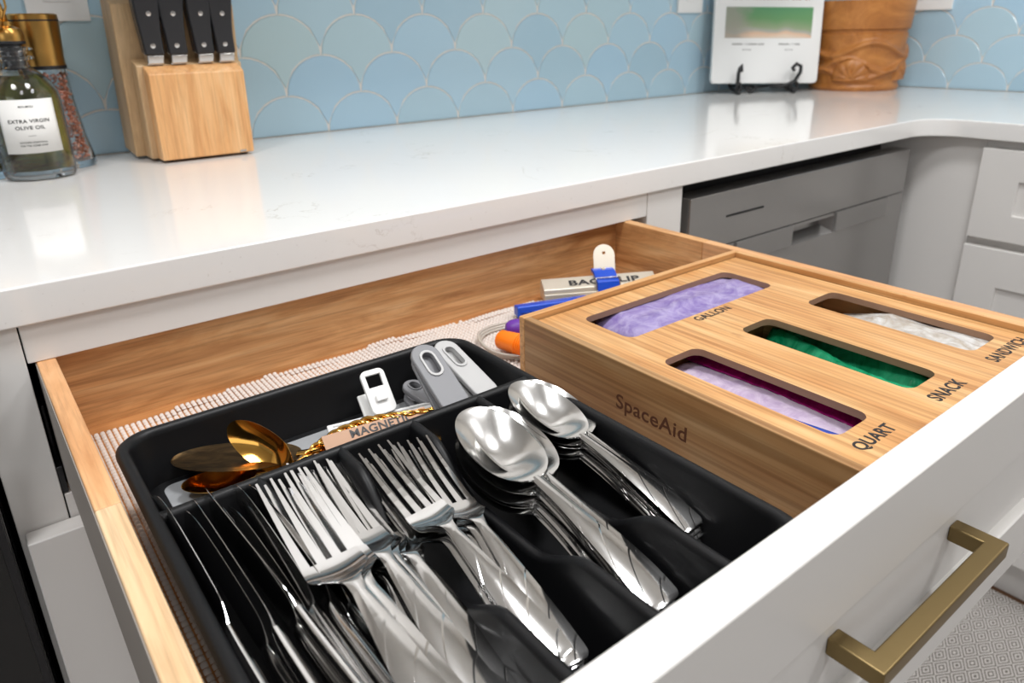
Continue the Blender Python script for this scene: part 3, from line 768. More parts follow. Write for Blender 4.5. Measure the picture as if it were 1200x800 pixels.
def make_fork():
    r = proto('dinner_fork'); T = 0.0019
    ribbon('handle', lerp_secs(handle_secs(0.096), 4), M['steel_p'], r)
    ribbon('head', lerp_secs([(0.096, 0, 0.0034, 0.0098, -0.0012, 0.0036), (0.104, 0, 0.0042, 0.0100, -0.0004, 0.0030), (0.110, 0, 0.0088, 0.0082, 0.0016, 0.0024), (0.1145, 0, 0.0124, 0.0056, 0.0020, T), (0.119, 0, 0.0136, 0.0026, 0.0012, T), (0.124, 0, 0.0138, 0.0006, 0.0003, T), (0.1305, 0, 0.0138, 0.0, 0.0, T)], 5), M['steel'], r, 13)
    first = None
    for k in range(4):
        x = (-1.5+k)*0.00745
        if first is None:
            S = []
            for i in range(9):
                u = i/8; S.append((0.1300+0.0645*u, 0, 0.0021*(1-u)**0.8*0.72+0.00060, 0.0055*u*u, 0.0, T*(1-0.45*u)))
            first = ribbon('tine', S, M['steel'], r, 4); first.location.x = x
            for q in first.data.polygons: q.use_smooth = False
        else:
            o = bpy.data.objects.new('tine', first.data); link(o, r); o.location.x = x
    return r, 0.1945
def spoon_bowl_secs(y0, y1, wmax, depth, z0, ztip):
    S = []
    for i in range(27):
        u = i/26.0; u = u if u < 0.5 else 0.5+0.5*sin((u-0.5)*pi)
        c_ = (u**0.94-0.5)*2
        wd = wmax*sqrt(max(0.0, 1-abs(c_)**2.15))
        wd = max(wd, 0.0034*(1-u) if u < 0.3 else 0.0003)
        z = z0*(1-sst(0, 0.22, u))+0.0032+(ztip-0.0032)*u*u
        S.append((y0+(y1-y0)*u, 0, wd, z, depth*sst(0.03, 0.42, u)*(1-sst(0.55, 1.0, u))**0.8, 0.0013+0.002*(1-sst(0, 0.2, u))))
    return S
def make_spoon(mh='steel_p', mb='bowl_steel', wmax=0.0236, name='table_spoon'):
    r = proto(name)
    ribbon('handle', lerp_secs(handle_secs(0.1105, 0.25), 4), M[mh], r)
    ribbon('bowl', spoon_bowl_secs(0.1085, 0.187, wmax, 0.0125, 0.0012, 0.0050), M[mb], r, 17)
    return r, 0.187
def make_knife():
    r = proto('table_knife')
    ribbon('handle', lerp_secs([(0, 0, 0.0050, 0.0020, -0.0016, 0.0030), (0.003, 0, 0.0076, 0.0026, -0.0022, 0.0052), (0.02, 0, 0.0090, 0.003, -0.0026, 0.0060), (0.06, 0, 0.0078, 0.003, -0.0026, 0.0060), (0.095, 0, 0.0058, 0.0028, -0.0024, 0.0056), (0.108, 0, 0.0052, 0.0024, -0.0018, 0.0046)], 4), M['steel'], r, 9)
    ribbon('blade', lerp_secs([(0.108, 0, 0.0052, 0.0024, -0.0018, 0.0046), (0.114, 0.0004, 0.0068, 0.0012, -0.0005, 0.0018), (0.125, 0.0010, 0.0088, 0.0008, -0.0002, 0.0011), (0.165, 0.0010, 0.0092, 0.0008, -0.0002, 0.0011), (0.195, 0.0004, 0.0084, 0.0008, -0.0002, 0.0010), (0.212, -0.0014, 0.0062, 0.0008, -0.0002, 0.0010), (0.222, -0.0040, 0.0026, 0.0008, -0.0001, 0.0008), (0.2235, -0.0050, 0.0008, 0.0008, 0, 0.0006)], 4), M['steel'], r, 5)
    return r, 0.2235
def place(first, tip, end, L0, roll=0.0, scale=None, label=None, cat=None, group=None):
    tip = Vector(tip)+Vector((0, 0, H)); end = Vector(end)+Vector((0, 0, H))
    y = (tip-end).normalized(); x = y.cross(Vector((0, 0, 1))).normalized(); z = x.cross(y)
    s_ = scale if scale else (tip-end).length/L0
    org = tip-y*L0*s_
    x2 = x*cos(roll)+z*sin(roll); z2 = -x*sin(roll)+z*cos(roll)
    o = first[0] if not first[2] else copy_tree(first[0])
    first[2] = True
    o.matrix_world = Matrix(((x2.x*s_, y.x*s_, z2.x*s_, org.x), (x2.y*s_, y.y*s_, z2.y*s_, org.y), (x2.z*s_, y.z*s_, z2.z*s_, org.z), (0, 0, 0, 1)))
    tag(o, label, cat, group); return o
rnd = random.Random(3)
FK = list(make_fork())+[False]; SP = list(make_spoon())+[False]; KN = list(make_knife())+[False]
ORD = ['topmost', 'second', 'third', 'fourth', 'fifth', 'sixth', 'seventh', 'eighth']
def pile(first, tip, end, n, labels, cat, group, under, dz=0.0030, jit=0.0012, fan=None, roll=0.0):
    sc = (Vector(tip)-Vector(end)).length/first[1]
    for k in range(n):
        j = lambda a: 0 if k == 0 else rnd.uniform(-a, a)
        f = (fan[k] if fan and k < len(fan) else (0, 0, 0, 0))
        t_ = (tip[0]+j(jit)+f[0], tip[1]+j(jit*1.5)+f[1], tip[2]-dz*k)
        e_ = (end[0]+j(jit)+f[2], end[1]+j(jit*1.5)+f[3], end[2]-dz*k)
        place(first, t_, e_, first[1], roll+j(0.04), sc, labels[k] if k < len(labels) else under % ORD[k], cat, group)
gF1, gF2 = 'dinner forks in the second slot', 'salad forks in the third slot'
# dinner forks are a little longer than the salad forks
def along(t_, s_, L): t_ = Vector(t_); return tuple(t_+(Vector(s_)-t_).normalized()*L)
LF, LS = 0.1945*1.05, 0.1945*0.86
a_, b_ = (-0.0891, -0.9001, -0.0660), (-0.0930, -1.0488, -0.0790)
pile(FK, a_, along(a_, b_, LF), 2, ['bright dinner fork lying topmost at the left of the second slot, nearest the knives'], 'fork', gF1, '%s dinner fork down at the left of the second slot, under the bright one', 0.005, 0.001, [(0, 0, 0, 0), (0.006, 0.004, 0.008, 0)], 0.03)
a_, b_ = (-0.0652, -0.8776, -0.0760), (-0.0680, -1.0496, -0.0960)
pile(FK, a_, along(a_, b_, LF), 4, ['topmost dinner fork of the fanned pile in the second slot'], 'fork', gF1, '%s dinner fork from the top of the fanned pile in the second slot', 0.0033, 0.0006, [(0, 0, 0, 0), (0.0045, 0.0015, 0.0045, 0), (0.0085, 0.001, 0.0075, 0), (-0.002, 0, -0.001, 0)], -0.10)
a_, b_ = (-0.0523, -0.8833, -0.0780), (-0.0558, -1.0526, -0.1020)
pile(FK, a_, along(a_, b_, LF), 2, ['dinner fork at the right of the second slot, its tines against the divider'], 'fork', gF1, '%s dinner fork down at the right edge of the second slot', 0.0033, 0.001, None, -0.22)
# third slot
a_, b_ = (-0.0312, -0.8990, -0.0700), (-0.0300, -0.9559, -0.0800)
pile(FK, a_, along(a_, b_, LS), 5, ['topmost salad fork of the left pile in the third slot'], 'fork', gF2, '%s salad fork from the top of the left pile in the third slot', 0.0030, 0.0005, [(0, 0, 0, 0), (0.0022, 0.001, 0.0008, 0), (0.0042, 0.001, 0.002, 0), (-0.002, 0, 0, 0), (0.001, 0.002, 0, 0)], 0.08)
a_, b_ = (-0.0084, -0.9037, -0.0715), (-0.0129, -0.9586, -0.0815)
pile(FK, a_, along(a_, b_, LS), 3, ['topmost salad fork of the right pile in the third slot'], 'fork', gF2, '%s salad fork from the top of the right pile in the third slot', 0.0033, 0.0006, [(0, 0, 0, 0), (-0.0035, 0.001, -0.002, 0), (-0.006, -0.001, -0.003, 0)], -0.10)
# spoons
gS1, gS2 = 'table spoons in the fourth slot', 'teaspoons in the fifth slot'
pile(SP, (0.0279, -0.9095, -0.0615), (0.0309, -1.0736, -0.0960), 8, ['topmost table spoon in the fourth slot, the one nearest the forks'], 'spoon', gS1, '%s table spoon from the top of the pile in the fourth slot', 0.0031, 0.0007, [(0, 0, 0, 0), (0.0055, 0.0040, 0.0020, 0.0006), (0.0150, 0.0050, 0.0070, 0.0020), (0.003, 0, 0.001, 0), (0.0100, 0.001, 0.005, 0)])
pile(SP, (0.0730, -0.9013, -0.0600), (0.0864, -1.0465, -0.0940), 6, ['topmost teaspoon in the fifth slot beside the bamboo box'], 'spoon', gS2, '%s teaspoon from the top of the pile in the fifth slot', 0.0031, 0.0007, [(0, 0, 0, 0), (0.0095, 0.0030, 0.0060, -0.001), (0.0020, 0, 0.0012, 0), (0.0060, 0, 0.003, 0)])
# knives standing on edge
gK = 'table knives in the first slot'
KD = [((-0.1446, -0.8624, -0.0665), (-0.1401, -0.9608, -0.0820), 84, 'leftmost table knife, its tip resting on the tray rim'),
      ((-0.1354, -0.8759, -0.0720), (-0.1291, -0.9697, -0.0900), 80, 'second table knife from the left, lying a little lower'),
      ((-0.1289, -0.8775, -0.0675), (-0.1235, -0.9770, -0.0810), 102, 'table knife with a bright broad back crossing the rear wall of the slot'),
      ((-0.1223, -0.8764, -0.0700), (-0.1151, -0.9649, -0.0860), 84, 'thin table knife just right of the knife with the bright broad back'),
      ((-0.1214, -0.8743, -0.0655), (-0.1105, -0.9838, -0.0800), 112, 'table knife turned so its broad dark blade shows, over the slot wall'),
      ((-0.1077, -0.8759, -0.0690), (-0.1053, -0.9879, -0.0830), 84, 'table knife right of the broad dark blade'),
      ((-0.1017, -0.8790, -0.0700), (-0.0988, -0.9892, -0.0830), 82, 'second table knife from the right in the first slot'),
      ((-0.0980, -0.8831, -0.0740), (-0.0904, -0.9879, -0.0860), 96, 'rightmost table knife, lying along the divider by the forks'),
      ((-0.1176, -0.8756, -0.0760), (-0.1120, -0.9662, -0.0900), 96, 'thin table knife between the bright-backed knife and the broad dark blade'),
      ((-0.1139, -0.8773, -0.0790), (-0.1093, -0.9699, -0.0940), 78, 'thin table knife tucked low against the broad dark blade'),
      ((-0.0998, -0.8912, -0.0800), (-0.0944, -0.9848, -0.0930), 86, 'table knife just under the rightmost one by the divider'),
      ((-0.1197, -0.8687, -0.0880), (-0.1124, -0.9683, -0.1000), 90, 'table knife low in the slot under the left knives'),
      ((-0.1055, -0.8870, -0.0900), (-0.1002, -0.9791, -0.1020), 60, 'table knife low in the slot under the right knives')]
for tip, nk, rl, lb in KD:
    t_ = Vector(tip); d = (Vector(nk)-t_).normalized(); 
    place(KN, t_, t_+d*0.2235*0.94, 0.2235, radians(rl), 0.94, lb, 'knife', gK)

# ================================================================ things in the rear compartment
GS = list(make_spoon('gold', 'gold', 0.0200, 'gold_spoon'))+[False]
def braid(name, pts, r, m, parent):
    n = 70; P = []
    pts = [Vector(p) for p in pts]
    def at(u):
        f = u*(len(pts)-1); i = min(int(f), len(pts)-2); return pts[i].lerp(pts[i+1], f-i)
    for s_ in range(3):
        Q = []; R_ = []
        for i in range(n+1):
            u = i/n; c = at(u); env = r*(0.35+0.65*sin(pi*min(1, u*1.05)))
            a = u*26+s_*2*pi/3; Q.append(c+Vector((0.15*cos(a), cos(a), 0.55*sin(a)))*env); R_.append(env*0.55)
        P.append((Q, R_))
    V = []; F = []
    for Q, R_ in P:
        o = tube('tmp', Q, R_, m, None, 6); b = len(V)
        V += [v.co.copy() for v in o.data.vertices]; F += [tuple(b+i for i in p.vertices) for p in o.data.polygons]
        me = o.data; bpy.data.objects.remove(o); bpy.data.meshes.remove(me)
    return mesh_obj(name, V, F, m, parent, smooth=True)
# gold spoon standing on its side with a long braided handle
gs = proto('serving_spoon'); tag(gs, 'gold spoon tipped up in the rear compartment with a long braided handle', 'spoon')
o = ribbon('bowl', spoon_bowl_secs(0.0, 0.066, 0.0165, 0.009, 0.002, 0.0045), M['gold'], gs, 17)
T1 = Vector((-0.0872, -0.8117, -0.0700)); T2 = Vector((-0.0649, -0.8568, -0.0860))
y = (T1-T2).normalized(); x = y.cross(Vector((0, 0, 1))).normalized(); z = x.cross(y); rl = radians(74)
x2 = x*cos(rl)+z*sin(rl); z2 = -x*sin(rl)+z*cos(rl); s_ = (T1-T2).length/0.066
gs.location = (T2.x, T2.y, T2.z+H)
o.matrix_parent_inverse = Matrix(); o.matrix_local = Matrix(((x2.x*s_, y.x*s_, z2.x*s_, 0), (x2.y*s_, y.y*s_, z2.y*s_, 0), (x2.z*s_, y.z*s_, z2.z*s_, 0), (0, 0, 0, 1)))
hp = [T2, Vector((-0.0476, -0.8486, -0.0840)), Vector((-0.0292, -0.8451, -0.0820)), Vector((-0.0092, -0.8476, -0.0800)), Vector((0.0114, -0.8552, -0.0790)), Vector((0.0328, -0.8623, -0.0790))]
braid('handle', [p-T2 for p in hp], 0.0036, M['gold'], gs)
# second gold spoon, low
o = place(GS, (-0.1245, -0.8216, -0.0965), (-0.0206, -0.8515, -0.0980), 0.187, 0.1, 0.56, 'gold spoon lying low at the left end of the rear compartment', 'spoon')
# tarnished server
sv = proto('cake_server'); tag(sv, 'tarnished gold cake server with a broad oval blade in the rear compartment', 'server')
S = []
for i in range(21):
    u = i/20; uu = 0.5-0.5*cos(pi*u); S.append((0.080*uu, 0, 0.0003+0.0175*sqrt(max(0, 1-abs(2*uu**1.1-1)**2.2))+0.003*(1-uu), 0, 0.0012, 0.0012))
ribbon('blade', S, M['gold_tarn'], sv, 9)
ribbon('handle', [(-0.09, 0, 0.006, 0.006, -0.001, 0.002), (-0.05, 0, 0.005, 0.007, -0.001, 0.0025), (0.002, 0, 0.003, 0.0005, -0.0005, 0.002)], M['gold'], sv, 7)
T1 = Vector((-0.1209, -0.7982, -0.0870)); T2 = Vector((-0.0557, -0.8417, -0.0885))
y = (T1-T2).normalized(); x = y.cross(Vector((0, 0, 1))).normalized(); z = x.cross(y); rl = radians(-4)
x2 = x*cos(rl)+z*sin(rl); z2 = -x*sin(rl)+z*cos(rl); s_ = (T1-T2).length/0.078
sv.matrix_world = Matrix(((x2.x*s_, y.x*s_, z2.x*s_, T2.x), (x2.y*s_, y.y*s_, z2.y*s_, T2.y), (x2.z*s_, y.z*s_, z2.z*s_, T2.z+H), (0, 0, 0, 1)))
# printed card under the braided handle
def frame_plate(o, bl, br, tl):
    # orient local XY plate: origin at bl, +x towards br, +y towards tl
    bl, br, tl = Vector(bl), Vector(br), Vector(tl); x = (br-bl).normalized(); yv = (tl-bl); yv = (yv-x*yv.dot(x)).normalized(); z = x.cross(yv)
    o.matrix_world = Matrix(((x.x, yv.x, z.x, bl.x), (x.y, yv.y, z.y, bl.y), (x.z, yv.z, z.z, bl.z+H), (0, 0, 0, 1)))
cd = proto('card'); tag(cd, 'small pinkish card printed MAGNETIC under the braided gold handle', 'card')
c_bl = (-0.0448, -0.8611, -0.0860); c_br = (0.0258, -0.8694, -0.0860); c_tl = (-0.0382, -0.8523, -0.0790)
frame_plate(cd, c_bl, c_br, c_tl)
box('card_face', 0, 0.072, 0, 0.0145, -0.0006, 0.0, M['kraft'], cd)
text('MAGNETIC', 0.044, 0.0058, 0.0002, M['ink'], cd, (0.018, 0.0074, 0.0001), bold=0.02)
# white clip and white strip
wc = proto('bag_clip'); tag(wc, 'small white plastic clip with a square hole, leaning in the rear compartment', 'clip')
frame_plate(wc, (0.0069, -0.8215, -0.0940), (0.0299, -0.8228, -0.0940), (0.0101, -0.8056, -0.0760))
p = plate('lever', [rrect(0, 0.0185, 0, 0.034, 0.0045, 5), [(0.0035, 0.0205), (0.0150, 0.0205), (0.0150, 0.0300), (0.0035, 0.0300)]], 0.0030, M['white'], wc, bev=0.0004)
p.location.z = 0.0015
box('catch', 0.005, 0.0135, 0.009, 0.014, 0.003, 0.0055, M['white'], wc, 0.0008)
box('lower_lever', -0.004, 0.0160, -0.002, 0.020, -0.009, -0.006, M['white'], wc, 0.001)
ws = proto('bag_clip'); tag(ws, 'flat white plastic strip clip lying below the small white clip', 'clip')
frame_plate(ws, (-0.0258, -0.8171, -0.0995), (0.0529, -0.8374, -0.0975), (-0.0224, -0.8056, -0.0985))
box('bar', 0, 0.086, 0, 0.0090, 0, 0.004, M['white'], ws, 0.001); box('groove', 0.004, 0.082, 0.0040, 0.0055, 0.0038, 0.0044, M['light_grey'], ws)
# two large grey clips with oval holes, and a smaller one behind
def slot(cx, y0, y1, r, n=6):
    return [(cx+r*cos(radians(a)), y1-r+r*sin(radians(a))) for a in [180*i/n for i in range(n+1)]]+[(cx+r*cos(radians(180+a)), y0+r+r*sin(radians(180+a))) for a in [180*i/n for i in range(n+1)]]
def grip_clip(name, label, bl, br, tl, w_, h_, m, ringm):
    o = proto(name); tag(o, label, 'clip', 'grey bag clips in the rear compartment'); frame_plate(o, bl, br, tl)
    def outl(i): return slot(w_/2, -0.004+i, h_-i, w_/2-i, 9)
    a = plate('upper_lever', [outl(0), slot(w_/2, h_*0.52, h_*0.86, w_*0.20)], 0.0046, m, o, bev=0.0010); a.location.z = 0.0023
    b = plate('ring', [slot(w_/2, h_*0.49, h_*0.89, w_*0.27), slot(w_/2, h_*0.525, h_*0.855, w_*0.195)], 0.0012, ringm, o, bev=0.0002); b.location.z = 0.0051
    c = plate('lower_lever', [outl(0)], 0.0030, m, o, bev=0.0006); c.location = (0, -0.002, -0.010); c.rotation_euler = (radians(9), 0, 0)
    tube('spring', [(w_*0.25+w_*0.5*i/24, h_*0.30+0.003*cos(i*1.5), -0.003+0.003*sin(i*1.5)) for i in range(25)], 0.0006, M['steel_b'], o, 6)
    return o
grip_clip('bag_clip', 'dark grey clip with an oval hole standing in the rear compartment', (0.0375, -0.8686, -0.0840), (0.0751, -0.8698, -0.0840), (0.0335, -0.8318, -0.0640), 0.0225, 0.0610, M['grey_grip'], M['light_grey'])
grip_clip('bag_clip', 'pale grey clip with an oval hole at the right end of the rear compartment', (0.0678, -0.8653, -0.0840), (0.1030, -0.8639, -0.0840), (0.0752, -0.8070, -0.0640), 0.0195, 0.0640, M['light_grey'], M['light_grey'])
grip_clip('bag_clip', 'small dark grey clip lying behind the dark grey standing one', (0.0451, -0.8286, -0.0970), (0.0645, -0.8240, -0.0970), (0.0436, -0.8067, -0.0925), 0.0180, 0.0300, M['grey_grip'], M['grey_grip'])

# ================================================================ loose things behind the tray and the box
def bar_thing(o, p, ang, tilt=0.0):
    o.location = (p[0], p[1], p[2]+H); o.rotation_euler = (tilt, 0, ang)
b = proto('bag_clip'); tag(b, 'long champagne metal clip printed BAG CLIP at the back of the drawer', 'clip')
P0 = (0.3036, -0.6586, -0.1255); P1 = (0.3995, -0.7086, -0.1255)
a_ = math.atan2(P1[1]-P0[1], P1[0]-P0[0]); bar_thing(b, P0, a_)
prism('jaw', [(0, 0), (0.024, 0), (0.024, 0.016), (0.019, 0.021), (0.002, 0.013)], 'x', 0, 0.135, M['clip_metal'], b, bev=0.001)
prism('lower_jaw', [(-0.003, 0), (-0.0005, 0), (-0.0005, 0.009), (-0.003, 0.009)], 'x', 0, 0.135, M['clip_metal'], b, bev=0.0008)
text('BAG CLIP', 0.084, 0.0085, 0.0002, M['ink'], b, (0.031, 0.0058, 0.0151), (radians(25), 0, 0), bold=0.03)
b2 = proto('bag_clip'); tag(b2, 'blue clip with a chrome wire and tall silver tab clamped on the long metal clip', 'clip')
b2.location = (0, 0, 0)
q = Vector(P0)+Vector((cos(a_), sin(a_), 0))*0.062; bar_thing(b2, (q.x, q.y, q.z), a_)
prism('jaw', [(-0.006, 0.0005), (-0.0035, 0.0005), (0.002, 0.0155), (0.019, 0.0225), (0.028, 0.0225), (0.028, 0.0265), (0.018, 0.0265), (0.000, 0.0190)], 'x', 0, 0.026, M['blue'], b2, bev=0.0008)
tube('wire', [(-0.001, -0.005, 0.002), (-0.001, 0.004, 0.0225), (0.027, 0.004, 0.0225), (0.027, -0.005, 0.002)], 0.0008, M['steel_b'], b2, 6)
lathe('rivet', [(0.0028, 0), (0.0024, 0.0016), (0.0, 0.002)], M['clip_metal'], b2, 16, loc=(0.013, 0.022, 0.0262))
tb = plate('tab', [slot(0.0130, -0.0125, 0.032, 0.0125, 8), slot(0.013, 0.0195, 0.0235, 0.002, 6)], 0.0016, M['clip_metal'], b2); tb.location = (0.004, 0.030, 0.022); tb.rotation_euler = (radians(62), 0, radians(-8))
b3 = proto('bag_clip'); tag(b3, 'flat blue bar clip behind the corner of the bamboo box', 'clip')
P0 = (0.2505, -0.6777, -0.1255); P1 = (0.3211, -0.7020, -0.1255); bar_thing(b3, P0, math.atan2(P1[1]-P0[1], P1[0]-P0[0]))
prism('bar', [(0, 0), (0.014, 0), (0.0135, 0.011), (0.002, 0.0125), (0, 0.010)], 'x', 0, 0.085, M['blue'], b3, bev=0.0014)
tube('ridge', [(0.004, -0.0006, 0.006), (0.082, -0.0006, 0.006)], 0.0008, M['blue'], b3, 6)
og = proto('bottle_stopper'); tag(og, 'orange ribbed rubber stopper beside the corner of the bamboo box', 'stopper')
pa = Vector((0.1888, -0.7287, -0.1150)); pb = Vector((0.1987, -0.7686, -0.1150)); d = (pb-pa).normalized()
og.location = (pa.x, pa.y, pa.z+H); og.rotation_euler = d.to_track_quat('Z', 'Y').to_euler()
lathe('cone', [(0.0, -0.0006), (0.0080, 0), (0.0092, 0.0016), (0.0104, 0.020), (0.0106, 0.0225)], M['orange'], og, 28)
pr = [(0.0106, 0.0225)]
for i in range(7): pr += [(0.0114, 0.0231+i*0.0024), (0.0114, 0.0243+i*0.0024), (0.0106, 0.0246+i*0.0024)]
lathe('ribs', pr+[(0.0, 0.040)], M['orange'], og, 28)
pu = proto('bottle_stopper'); tag(pu, 'purple rounded stopper tucked behind the orange one', 'stopper')
pa = Vector((0.2165, -0.7172, -0.1155)); pu.location = (pa.x, pa.y, pa.z+H); pu.rotation_euler = (radians(90), 0, radians(60))
lathe('dome', [(0.0, -0.011), (0.006, -0.0092), (0.0090, -0.005), (0.0098, 0.0), (0.0098, 0.02), (0, 0.02)], M['purple'], pu, 28)
cx_, cy_ = (0.2135, -0.7275, -0.1270)[:2]
pts = []
for i in range(150):
    a = i*2*pi/48; rr_ = 0.036+0.0012*(i/48); pts.append((cx_+rr_*cos(a)*1.0, cy_+rr_*1.15*sin(a), -0.1262+0.0022*(i/48)+0.001*sin(a*3)))
cdn = tube('coiled_cable', pts, 0.00125, M['clear_cord'], None, 8, top=True); tag(cdn, 'coil of thin clear cord around the orange stopper', 'cord')

# ================================================================ things on the worktop
# knife block (leans towards the room), four handles in the lower step
kb = thing('knife_block', 'pale wooden knife block on the worktop against the blue tiles', 'knife block', (0.105, -0.10, 0))
def K(pts, x0, x1, n, m, bev=0.0022): return prism(n, [(y+0.10, z) for y, z in pts], 'x', x0-0.105, x1-0.105, m, kb, bev)
K([(-0.098, 0.004), (-0.030, 0.010), (-0.062, 0.232), (-0.118, 0.205)], 0.0215, 0.180, 'rear_block', M['block_side'])
K([(-0.136, 0.004), (-0.0985, 0.004), (-0.1175, 0.136), (-0.142, 0.128)], 0.0335, 0.1725, 'middle_block', M['block_side'])
K([(-0.1635, 0.004), (-0.1365, 0.004), (-0.1425, 0.128), (-0.1665, 0.1175)], 0.0415, 0.1665, 'front_block', M['block'], 0.0018)
for x in (0.052, 0.156):
    lathe('foot', [(0.006, 0), (0.006, 0.0045)], M['black'], kb, 16, loc=(x-0.105, -0.045, 0))
box('maker_plate', 0.146-0.105, 0.155-0.105, -0.0642, -0.0632, 0.0055, 0.0080, M['steel_b'], kb)
def knife_handle(x, y, z, i, big=False):
    k = thing('steak_knife' if not big else 'kitchen_knife', ['leftmost of the four black riveted knives in the lower row of the block', 'second from the left of the four riveted knives in the block',
        'third from the left of the four riveted knives in the block', 'rightmost of the four black riveted knives in the lower row of the block'][i], 'knife', (x, y, z), 0, 'riveted steak knives in the block')
    k.rotation_euler = (radians(8), 0, radians(2))
    L = 0.118
    def prof(sx):
        out = []
        for j in range(13):
            u = j/12; zz = 0.012+u*(L-0.012)
            wd = 0.0122+0.0020*sin(u*pi*1.1)-0.0022*sin(u*2*pi)*0.5+(0.003*u*u)
            off = 0.0030*sin(u*pi)-0.001
            out.append((sx*wd-off, zz))
        return out
    P = prof(1)+list(reversed(prof(-1)))
    for s_, y0, y1 in ((0, -0.0100, -0.0012), (1, 0.0012, 0.0100)):
        o = prism('scale', P, 'y', y0, y1, M['black'], k, bev=0.0022)
    prism('tang', P, 'y', -0.0011, 0.0011, M['steel_b'], k)
    prism('bolster', [(-0.0098, 0.0), (0.0105, 0.0), (0.0118, 0.0120), (-0.0095, 0.0120)], 'y', -0.0088, 0.0088, M['steel_b'], k, bev=0.0018)
    box('blade', -0.0085, 0.0085, -0.0008, 0.0008, -0.0015, 0.0, M['steel'], k)
    for zz in (0.024, 0.064, 0.100):
        o = lathe('rivet', [(0.0032, -0.0004), (0.0032, 0.0004), (0.0, 0.0007)], M['steel_b'], k, 18); o.location = (-0.001, -0.0100, zz); o.rotation_euler = (pi/2, 0, 0)
for i, (x, y, z) in enumerate(((0.0575, -0.1400, 0.1300), (0.0875, -0.1400, 0.1300), (0.1225, -0.1400, 0.1300), (0.1510, -0.1400, 0.1300))): knife_handle(x, y, z, i)
for i, x in enumerate((0.055, 0.105, 0.150)):
    k = thing('kitchen_knife', ['chrome-ended tool in the top of the knife block', 'black handled knife in the middle of the upper slot row', 'black handled knife at the right of the upper slot row'][i], 'knife', (x, -0.098, 0.2165))
    k.rotation_euler = (radians(10), 0, 0)
    box('bolster', -0.010, 0.010, -0.008, 0.008, 0, 0.016, M['steel_b'], k, 0.0015)
    box('handle', -0.011, 0.011, -0.0095, 0.0095, 0.016, 0.11, M['black'], k, 0.004, seg=3)

# olive oil bottle
ob = thing('oil_bottle', 'clear glass bottle of olive oil with a white label and gold pourer', 'bottle', (-0.1000, -0.1460, 0))
glass = mat('clear_glass', (1, 1, 1, 1), 0.02, **{'Transmission Weight': 1.0, 'IOR': 1.45})
oil = mat('olive_oil', srgb(176, 160, 70), 0.02, **{'Transmission Weight': 1.0, 'IOR': 1.46})
lathe('glass', [(0.0, 0.0008), (0.030, 0.0), (0.0385, 0.002), (0.0400, 0.006), (0.0400, 0.092), (0.0385, 0.104), (0.0330, 0.116), (0.0230, 0.1265), (0.0165, 0.131), (0.0150, 0.136), (0.0150, 0.140), (0.0215, 0.1415), (0.0215, 0.1445), (0.0150, 0.146),
                (0.0155, 0.150), (0.0220, 0.1515), (0.0220, 0.1545), (0.0155, 0.156), (0.0125, 0.156), (0.0125, 0.133), (0.0200, 0.1245), (0.0300, 0.114), (0.0358, 0.103), (0.0372, 0.092), (0.0372, 0.012), (0.0, 0.010)], glass, ob, 48)
lathe('oil', [(0.0, 0.0102), (0.0371, 0.0122), (0.0371, 0.092), (0.0357, 0.103), (0.0299, 0.114), (0.0220, 0.1225), (0.0, 0.1225)], oil, ob, 48)
lathe('stopper', [(0.0122, 0.128), (0.0122, 0.158), (0.017, 0.159), (0.017, 0.162), (0.0, 0.162)], M['black'], ob, 32)
lathe('pourer', [(0.0165, 0.1622), (0.0172, 0.170), (0.0145, 0.176), (0.0080, 0.179), (0.0075, 0.184), (0.0, 0.184)], M['cap_gold'], ob, 32)
tube('spout', [(0.0, 0.0, 0.18), (-0.004, 0.0, 0.205), (-0.012, 0, 0.235), (-0.020, 0, 0.262)], [0.0052, 0.0048, 0.0040, 0.0034], M['cap_gold'], ob, 14)
tube('drip_tube', [(0.002, 0, 0.158), (0.003, 0, 0.130), (0.006, -0.002, 0.112)], 0.0022, M['cap_gold'], ob, 10)
tube('pourer_lever', [(-0.002, -0.010, 0.186), (0.004, -0.012, 0.200), (0.004, -0.010, 0.216), (-0.004, -0.008, 0.226)], 0.0013, M['cap_gold'], ob, 8)
o = lathe('pourer_weight', [(0.0, -0.002), (0.0095, -0.002), (0.0095, 0.0015), (0.006, 0.0025), (0.0045, 0.0015), (0.0, 0.002)], M['cap_gold'], ob, 28); o.location = (-0.014, -0.018, 0.1840); o.rotation_euler = (radians(82), 0, radians(-6))
# label wrapped round the front of the bottle
a0 = math.atan2(-1.250+0.146, -0.192+0.100)   # towards the room
def wrap_label(parent, r, half, z0, z1, m, name='label'):
    V = []; F = []; n = 18
    for k in range(n+1):
        a = a0-half+2*half*k/n
        for z in (z0, z1): V.append((r*cos(a), r*sin(a), z))
    for k in range(n): F.append((2*k, 2*k+2, 2*k+3, 2*k+1))
    o = mesh_obj(name, V, F, m, parent, smooth=True)
    s_ = o.modifiers.new('thick', 'SOLIDIFY'); s_.thickness = 0.0002; return o
paper = mat('label_paper', srgb(236, 234, 230), 0.6)
lb = wrap_label(ob, 0.0403, 0.80, 0.034, 0.0970, paper)
def wrap_text(body, r, wd, hh, z, parent, m, bold=0.01):
    o = text(body, wd, hh, 0.0, m, parent, (0, 0, 0), bold=bold, align='C')
    for v in o.data.vertices:
        a = a0+v.co.x/r; v.co = (r*cos(a), r*sin(a), z+v.co.y)
    o.location = (0, 0, 0); return o
